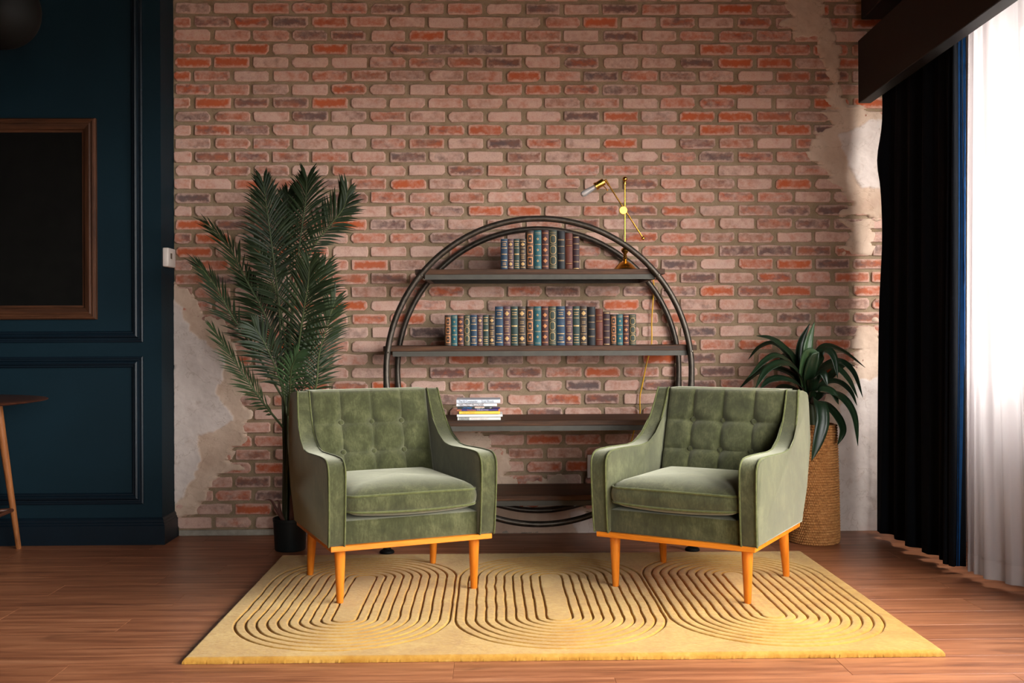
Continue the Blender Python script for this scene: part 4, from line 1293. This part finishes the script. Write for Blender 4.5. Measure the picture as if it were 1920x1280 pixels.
# ================================================================== ROUND TABLE (left edge)
TC = Vector((-2.555, 4.69, 0))
tb = empty('round_table', tuple(TC), label='round dark wood table with splayed brown legs at the blue wall', cat='table')
bm = bmesh.new(); lathe(bm, [(0.0, 0.728), (0.30, 0.730), (0.46, 0.742), (0.520, 0.7505), (0.524, 0.754), (0.520, 0.7565), (0.47, 0.759), (0.0, 0.760)], 64)
obj('tabletop', bm, M['tablewood'], tb)
fo = Vector((-2.33 - TC.x, 5.150 - TC.y, 0)); ft = Vector((-2.375 - TC.x, 5.03 - TC.y, 0.73))
a0 = 0
feet = []
for kq in range(3):
    Rm = Matrix.Rotation(kq * math.pi * 2 / 3, 4, 'Z')
    f_, t_ = Rm @ fo, Rm @ ft
    feet.append((f_, t_))
    bm = bmesh.new(); tube(bm, [f_, f_ * .5 + t_ * .5, t_], [0.0125, 0.0165, 0.0205], 16); obj('leg', bm, M['tableleg'], tb)
for kq in range(3):
    (f_, t_), (g_, u_) = feet[kq], feet[(kq + 1) % 3]
    s = 0.27
    bm = bmesh.new(); tube(bm, [f_.lerp(t_, s), g_.lerp(u_, s)], 0.0095, 12); obj('stretcher', bm, M['tablewood'], tb)

# ================================================================== PALM
PC = Vector((-0.985, 5.075, 0))
pt = empty('plant_pot', tuple(PC), label='small black plastic pot holding the tall palm', cat='pot')
bm = bmesh.new(); lathe(bm, [(0.0, 0.0), (0.070, 0.0), (0.074, 0.006), (0.0805, 0.140), (0.083, 0.142), (0.083, 0.156), (0.079, 0.156), (0.077, 0.135), (0.0, 0.135)], 40); obj('pot_body', bm, M['black_plastic'], pt)
bm = bmesh.new(); lathe(bm, [(0.076, 0.134), (0.076, 0.138), (0.03, 0.143), (0.0, 0.144)], 24); obj('soil', bm, M['soil'], pt)
pl = empty('palm_plant', (PC.x, PC.y, 0.14), label='tall dark green palm with feathery fronds beside the armchair', cat='plant')
def frond(path, L, nleaf, normal, mat, spread=(62, 22), droop=0.25, wid=0.0125, bare=0.12, sides=(1, 1), stem=True):
    pts = catmull(path, 40)
    if stem:
        bm = bmesh.new()
        tube(bm, pts, [0.0052 * (1 - 0.75 * i / 40) + 0.0008 for i in range(41)], 6)
    V = []; F = []
    nrm0 = Vector(normal).normalized()
    for i in range(nleaf):
        tt = bare + (1 - bare) * (i + 0.5) / nleaf
        k = min(int(tt * 40), 39); fr_ = tt * 40 - k
        p = pts[k].lerp(pts[k + 1], fr_)
        tg = (pts[min(k + 2, 40)] - pts[max(k - 1, 0)]).normalized()
        nr_ = (nrm0 - tg * nrm0.dot(tg)).normalized()
        sd_ = tg.cross(nr_)
        rel = (tt - bare) / (1 - bare)
        prof_ = (0.45 + 0.55 * min(1, rel / 0.25)) * (1 - 0.45 * max(0, (rel - 0.35) / 0.65) ** 1.5)
        ang = math.radians(spread[0] + (spread[1] - spread[0]) * rel + random.uniform(-5, 5))
        for si, s in enumerate((1, -1)):
            ln_ = L * prof_ * sides[si] * random.uniform(0.88, 1.08)
            if ln_ < 0.01: continue
            d = tg * math.cos(ang) + sd_ * s * math.sin(ang) - nr_ * random.uniform(-.12, .18)
            d.normalize()
            up_ = d.cross(tg * s); up_.normalize()
            wv = d.cross(nr_ + up_ * .2).normalized()
            nv = 4
            base = len(V)
            for q in range(nv + 1):
                u = q / nv
                c = p + d * ln_ * u + Vector((0, 0, -droop * ln_ * u * u))
                w_ = wid * (0.35 + 1.3 * u if u < .5 else 2.0 * (1 - u)) * (1 if u < 1 else 0)
                w_ = max(w_, 0.0004) * 0.5
                V += [c + wv * w_, c + nr_ * w_ * .5, c - wv * w_]
            for q in range(nv):
                b_ = base + 3 * q
                F += [(b_, b_ + 1, b_ + 4, b_ + 3), (b_ + 1, b_ + 2, b_ + 5, b_ + 4)]
    fo_ = pyobj('frond', [tuple(v - Vector((PC.x, PC.y, 0.14))) for v in V], F, mat, pl, 60)
    if stem:
        bmesh.ops.translate(bm, vec=(-PC.x, -PC.y, -0.14), verts=bm.verts[:])
        obj('frond_stem', bm, M['palmstem'], fo_)
FRONDS = [
    ([(-1.02, 5.07, 0.796), (-1.018, 5.0, 1.149), (-1.03, 4.95, 1.367), (-1.052, 4.93, 1.574), (-1.081, 4.95, 1.768)], 0.185, 58, (0.12, -1, 0.1), 0, {'bare': 0.42, 'spread': (54, 18)}),
    ([(-1.003, 5.08, 0.824), (-0.978, 5.1, 1.151), (-0.943, 5.12, 1.482), (-0.917, 5.14, 1.692), (-0.909, 5.15, 1.821)], 0.185, 56, (-0.15, -1, 0.15), 0, {'bare': 0.4, 'spread': (54, 18)}),
    ([(-0.994, 5.08, 0.824), (-0.968, 5.1, 1.189), (-0.89, 5.14, 1.455), (-0.801, 5.18, 1.591), (-0.737, 5.2, 1.68), (-0.716, 5.2, 1.761)], 0.2, 60, (0.2, -1, 0.35), 0, {'bare': 0.36, 'spread': (54, 18), 'sides': (0.62, 1.0), 'droop': 0.18}),
    ([(-0.981, 5.06, 0.685), (-0.923, 4.95, 0.956), (-0.882, 4.88, 1.146), (-0.852, 4.84, 1.279), (-0.842, 4.82, 1.362)], 0.205, 50, (0, -1, 0.25), 0, {'bare': 0.22, 'spread': (54, 18)}),
    ([(-0.954, 5.06, 0.656), (-0.85, 5.0, 0.78), (-0.826, 4.98, 0.946), (-0.783, 4.96, 1.093), (-0.744, 4.95, 1.207)], 0.2, 48, (0.35, -1, 0.2), 0, {'bare': 0.22, 'spread': (54, 18), 'sides': (0.8, 1.0)}),
    ([(-0.989, 5.05, 0.657), (-0.956, 4.93, 0.784), (-0.933, 4.86, 0.887), (-0.897, 4.82, 0.96)], 0.14, 34, (0, -1, 0.5), 1, {'bare': 0.2, 'spread': (54, 18), 'droop': 0.35}),
    ([(-1.02, 5.07, 0.796), (-1.08, 5.05, 1.095), (-1.206, 5.05, 1.346), (-1.272, 5.05, 1.476), (-1.364, 5.05, 1.579)], 0.15, 54, (0.75, -0.3, 0.6), 0, {'bare': 0.3, 'spread': (54, 18), 'droop': 0.1}),
    ([(-1.011, 5.07, 0.731), (-1.138, 5.02, 0.965), (-1.247, 5.0, 1.141), (-1.32, 5.0, 1.274), (-1.397, 5.0, 1.38)], 0.15, 54, (0.72, -0.32, 0.5), 0, {'bare': 0.2, 'spread': (54, 18), 'droop': 0.1}),
    ([(-1.012, 5.07, 0.591), (-1.098, 5.0, 0.722), (-1.164, 4.97, 0.829), (-1.245, 4.95, 0.958), (-1.321, 4.95, 1.077)], 0.13, 46, (0.75, -0.35, 0.55), 0, {'bare': 0.12, 'spread': (54, 18), 'droop': 0.12}),
    ([(-1.013, 5.08, 0.777), (-1.053, 5.1, 0.964), (-1.118, 5.12, 1.152), (-1.202, 5.14, 1.323)], 0.19, 46, (0.1, -1, 0.2), 0, {'bare': 0.25, 'spread': (54, 18)}),
    ([(-1.007, 5.1, 0.823), (-1.012, 5.18, 1.248), (-1.038, 5.2, 1.537), (-1.018, 5.22, 1.755)], 0.17, 50, (-0.1, -1, 0.1), 0, {'bare': 0.42, 'spread': (54, 18)}),
    ([(-0.998, 5.1, 0.729), (-0.945, 5.12, 1.057), (-0.872, 5.14, 1.246), (-0.826, 5.15, 1.38)], 0.17, 44, (0.1, -1, 0.2), 0, {'bare': 0.3, 'spread': (54, 18)}),
    ([(-1.0, 5.06, 0.703), (-1.024, 5.0, 0.855), (-1.077, 4.95, 1.003), (-1.115, 4.92, 1.076)], 0.17, 40, (0.15, -1, 0.3), 0, {'bare': 0.2, 'spread': (54, 18)}),
    ([(-0.976, 5.08, 0.655), (-0.92, 5.08, 0.795), (-0.9, 5.08, 0.945), (-0.909, 5.08, 1.057)], 0.18, 40, (0.1, -1, 0.2), 0, {'bare': 0.2, 'spread': (54, 18)}),
    ([(-0.994, 5.08, 0.824), (-1.021, 5.08, 1.132), (-1.071, 5.1, 1.302), (-1.159, 5.12, 1.501)], 0.17, 44, (0.2, -1, 0.2), 0, {'bare': 0.35, 'spread': (54, 18)}),
]
for (path, L, n, nrm, light, kw) in FRONDS:
    frond(path, L * 1.15, int(n * 0.68), nrm, M['palmlight'] if light else M['palm'], **kw)
for (path, L) in [
    ([(-1.003, 5.072, 0.135), (-1.012, 5.071, 0.466), (-1.02, 5.07, 0.796)], 1),
    ([(-0.978, 5.076, 0.135), (-0.995, 5.078, 0.479), (-1.003, 5.08, 0.824)], 1),
    ([(-1.019, 5.087, 0.135), (-1.013, 5.083, 0.479), (-0.994, 5.08, 0.824)], 1),
    ([(-1.004, 5.095, 0.135), (-0.995, 5.077, 0.41), (-0.981, 5.06, 0.685)], 1),
    ([(-0.961, 5.069, 0.135), (-0.956, 5.064, 0.396), (-0.954, 5.06, 0.656)], 1),
    ([(-1.009, 5.077, 0.135), (-0.995, 5.063, 0.396), (-0.989, 5.05, 0.657)], 1),
    ([(-0.983, 5.082, 0.135), (-0.995, 5.076, 0.466), (-1.02, 5.07, 0.796)], 1),
    ([(-1.016, 5.083, 0.135), (-1.013, 5.077, 0.433), (-1.011, 5.07, 0.731)], 1),
    ([(-0.999, 5.047, 0.135), (-0.998, 5.059, 0.363), (-1.012, 5.07, 0.591)], 1),
    ([(-0.987, 5.081, 0.135), (-0.991, 5.081, 0.456), (-1.013, 5.08, 0.777)], 1),
    ([(-0.97, 5.091, 0.135), (-0.986, 5.095, 0.479), (-1.007, 5.1, 0.823)], 1),
    ([(-0.964, 5.067, 0.135), (-0.971, 5.083, 0.432), (-0.998, 5.1, 0.729)], 1),
    ([(-0.958, 5.05, 0.135), (-0.981, 5.055, 0.419), (-1.0, 5.06, 0.703)], 1),
    ([(-1.005, 5.093, 0.135), (-0.994, 5.087, 0.395), (-0.976, 5.08, 0.655)], 1),
    ([(-0.976, 5.06, 0.135), (-0.983, 5.07, 0.479), (-0.994, 5.08, 0.824)], 1),
]:
    bm = bmesh.new(); tube(bm, [p_ - Vector((PC.x, PC.y, 0.14)) for p_ in catmull(path, 20)], [0.0085 - 0.004 * i / 20 for i in range(21)], 8)
    obj('stalk', bm, M['palmstem'], pl)
for (dx, dy, tx, ty, tz) in ((-0.03, -0.02, -0.055, -0.03, 0.10), (-0.02, -0.03, -0.095, -0.03, 0.105), (0.02, -0.03, 0.035, -0.05, 0.11), (0.035, -0.01, 0.075, -0.03, 0.08), (0.01, -.04, .02, -.06, .13)):
    bm = bmesh.new()
    pts = catmull([(dx, dy, 0.0), (dx * .6 + tx * .5, dy * .6 + ty * .5, tz * .6), (tx * .9, ty, tz), (tx * 1.25, ty, tz * 1.02)], 12)
    tube(bm, pts, [0.009 * (1 - (i / 12) ** 1.5) + 0.0006 for i in range(13)], 6)
    obj('sheath', bm, M['husk'], pl)

# ================================================================== BASKET PLANT
BC = Vector((1.615, 5.17, 0))
NR, NC = 46, 66
V = []; F = []
HB = 0.592
rows_, cols_ = NR * 4, NC * 4
for j in range(rows_ + 1):
    z = HB * j / rows_
    rr0 = 0.124 - 0.016 * (z / HB) ** 1.2
    rr0 -= 0.006 * max(0, 1 - z / 0.02)
    fj = j / 4; r_i = int(fj); fr_ = fj - r_i
    for i in range(cols_):
        a = 2 * math.pi * i / cols_
        st = i / 4 + (0.5 if r_i % 2 else 0) + 0.35 * fr_
        b_ = abs(math.sin(math.pi * st)) ** 0.7 * abs(math.sin(math.pi * fr_)) ** 0.6 if 0 < fr_ < 1 else 0
        r = rr0 + 0.0085 * b_ - 0.003 + 0.002 * math.sin(3 * a + j * 0.02)
        V.append((r * math.cos(a), r * math.sin(a), z))
for j in range(rows_):
    for i in range(cols_):
        F.append((j * cols_ + i, j * cols_ + (i + 1) % cols_, (j + 1) * cols_ + (i + 1) % cols_, (j + 1) * cols_ + i))
n0 = len(V)
for (r, z) in ((0.098, HB), (0.096, HB - 0.05), (0.1, HB - 0.06)):
    for i in range(cols_):
        a = 2 * math.pi * i / cols_; V.append((r * math.cos(a), r * math.sin(a), z))
prev = rows_ * cols_
for q in range(2):
    cur = n0 + q * cols_
    for i in range(cols_): F.append((prev + i, prev + (i + 1) % cols_, cur + (i + 1) % cols_, cur + i))
    prev = cur
F.append(tuple(prev + i for i in range(cols_)))
F.append(tuple(range(cols_))[::-1])
bk = pyobj('woven_basket', V, F, M['basket'], None, 60)
bk.location = tuple(BC)
tag(bk, 'tall tan woven basket planter standing behind the armchair', 'basket')
DC = Vector((1.615, 5.17, HB - 0.045))
dp_ = empty('dracaena_plant', tuple(DC), label='glossy strap leaved plant growing out of the woven basket', cat='plant')
bm = bmesh.new(); tube(bm, [(0, 0, -0.003), (-0.01, -0.005, 0.10), (-0.035, -0.01, 0.24)], [0.022, 0.019, 0.016], 12); obj('trunk', bm, M['palmstem'], dp_)
bm = bmesh.new(); lathe(bm, [(0.093, -0.005), (0.093, 0.006), (0.05, 0.012), (0.0, 0.014)], 24); obj('soil', bm, M['soil'], dp_)
def strap(path, w, normal, mat, fold=0.25):
    n = 26
    pts = catmull(path, n)
    V = []; F = []
    nrm = Vector(normal).normalized()
    for i, p in enumerate(pts):
        u = i / n
        tg = (pts[min(i + 1, n)] - pts[max(i - 1, 0)]).normalized()
        sd_ = tg.cross(nrm)
        if sd_.length < 1e-4: sd_ = Vector((1, 0, 0))
        sd_.normalize()
        nn = sd_.cross(tg).normalized()
        ww = w * (0.45 + 0.55 * min(1, u / 0.3)) * (1 - max(0, (u - 0.55) / 0.45) ** 1.8) * 0.5 + 0.0004
        for (s, f_) in ((-1, fold), (-.5, fold * .35), (0, -0.05), (.5, fold * .35), (1, fold)):
            V.append(p + sd_ * ww * s + nn * ww * f_ - DC)
    for i in range(n):
        for q in range(4):
            b_ = i * 5 + q
            F.append((b_, b_ + 1, b_ + 6, b_ + 5))
    o = pyobj('leaf', [tuple(v) for v in V], F, mat, dp_, 60)
    so = o.modifiers.new('thick', 'SOLIDIFY'); so.thickness = 0.0012
    return o
LEAVES = [
    ([(1.586, 5.16, 0.724), (1.568, 5.12, 0.854), (1.566, 5.1, 0.982), (1.606, 5.12, 1.102)], 0.05, (0.1, -1, 0.1), 1),
    ([(1.585, 5.17, 0.723), (1.553, 5.2, 0.87), (1.564, 5.22, 0.99), (1.613, 5.22, 1.094)], 0.045, (0.3, -1, 0.1), 0),
    ([(1.585, 5.17, 0.714), (1.522, 5.16, 0.899), (1.455, 5.15, 0.977), (1.388, 5.14, 1.019), (1.317, 5.13, 1.033)], 0.045, (0, -0.6, 0.8), 0),
    ([(1.588, 5.18, 0.714), (1.526, 5.22, 0.897), (1.449, 5.26, 0.99), (1.374, 5.28, 0.976), (1.317, 5.3, 0.91)], 0.032, (0, -0.6, 0.8), 0),
    ([(1.585, 5.17, 0.714), (1.524, 5.12, 0.845), (1.421, 5.06, 0.929), (1.34, 5.03, 0.916), (1.238, 5.0, 0.824)], 0.042, (0, -0.6, 0.8), 0),
    ([(1.586, 5.16, 0.706), (1.521, 5.08, 0.838), (1.427, 5.02, 0.898), (1.331, 4.98, 0.869), (1.262, 4.95, 0.775)], 0.05, (0, -0.6, 0.8), 0),
    ([(1.588, 5.18, 0.704), (1.529, 5.2, 0.824), (1.423, 5.22, 0.87), (1.344, 5.24, 0.842), (1.257, 5.25, 0.762)], 0.045, (0, -0.6, 0.8), 0),
    ([(1.586, 5.16, 0.706), (1.512, 5.05, 0.785), (1.411, 4.98, 0.824), (1.332, 4.95, 0.817), (1.28, 4.93, 0.776)], 0.045, (0, -0.6, 0.8), 0),
    ([(1.591, 5.16, 0.715), (1.594, 5.08, 0.883), (1.624, 5.03, 0.96), (1.659, 5.0, 0.929), (1.674, 4.98, 0.827)], 0.055, (0.2, -0.7, 0.7), 0),
    ([(1.597, 5.18, 0.714), (1.641, 5.2, 0.907), (1.695, 5.22, 0.976), (1.795, 5.24, 0.947), (1.906, 5.25, 0.869)], 0.045, (0, -0.6, 0.8), 0),
    ([(1.594, 5.17, 0.714), (1.65, 5.14, 0.862), (1.726, 5.12, 0.904), (1.792, 5.1, 0.849), (1.839, 5.1, 0.726)], 0.042, (0, -0.6, 0.8), 0),
    ([(1.591, 5.16, 0.715), (1.619, 5.1, 0.836), (1.679, 5.06, 0.878), (1.744, 5.04, 0.82), (1.79, 5.03, 0.726)], 0.042, (0, -0.6, 0.8), 0),
    ([(1.594, 5.17, 0.705), (1.65, 5.14, 0.789), (1.717, 5.12, 0.803), (1.774, 5.1, 0.758), (1.81, 5.1, 0.686)], 0.038, (0, -0.6, 0.8), 0),
    ([(1.591, 5.16, 0.696), (1.63, 5.05, 0.748), (1.687, 4.98, 0.734), (1.739, 4.95, 0.648), (1.757, 4.94, 0.503)], 0.062, (0.4, -0.7, 0.7), 0),
    ([(1.589, 5.14, 0.698), (1.58, 4.98, 0.717), (1.578, 4.92, 0.633), (1.549, 4.9, 0.53), (1.52, 4.9, 0.436)], 0.066, (0.15, -1, 0.35), 0),
    ([(1.596, 5.16, 0.696), (1.645, 5.1, 0.691), (1.691, 5.06, 0.639), (1.716, 5.04, 0.569), (1.691, 5.04, 0.495)], 0.055, (0.4, -0.8, 0.5), 0),
    ([(1.583, 5.15, 0.715), (1.561, 5.06, 0.838), (1.574, 5.03, 0.92), (1.595, 5.02, 0.954)], 0.055, (-0.1, -1, 0.2), 0),
    ([(1.574, 5.15, 0.716), (1.54, 5.08, 0.856), (1.55, 5.04, 0.947), (1.594, 5.02, 0.951)], 0.05, (0, -1, 0.2), 1),
    ([(1.585, 5.14, 0.716), (1.566, 5.02, 0.813), (1.592, 4.96, 0.851), (1.612, 4.94, 0.79)], 0.05, (0, -0.6, 0.8), 0),
    ([(1.594, 5.2, 0.703), (1.534, 5.25, 0.756), (1.477, 5.28, 0.764), (1.444, 5.3, 0.698)], 0.045, (0, -0.6, 0.8), 0),
    ([(1.603, 5.2, 0.703), (1.735, 5.26, 0.83), (1.815, 5.3, 0.884), (1.879, 5.32, 0.874)], 0.04, (0, -0.6, 0.8), 0),
    ([(1.599, 5.2, 0.703), (1.528, 5.26, 0.896), (1.512, 5.3, 0.933), (1.484, 5.32, 0.895)], 0.045, (0, -0.6, 0.8), 0),
    ([(1.585, 5.14, 0.698), (1.59, 5.04, 0.767), (1.649, 5.0, 0.76), (1.678, 4.98, 0.699)], 0.05, (0, -0.6, 0.8), 0),
]
for (path, w, nrm, light) in LEAVES:
    strap(path, w, nrm, M['draclight'] if light else M['drac'])
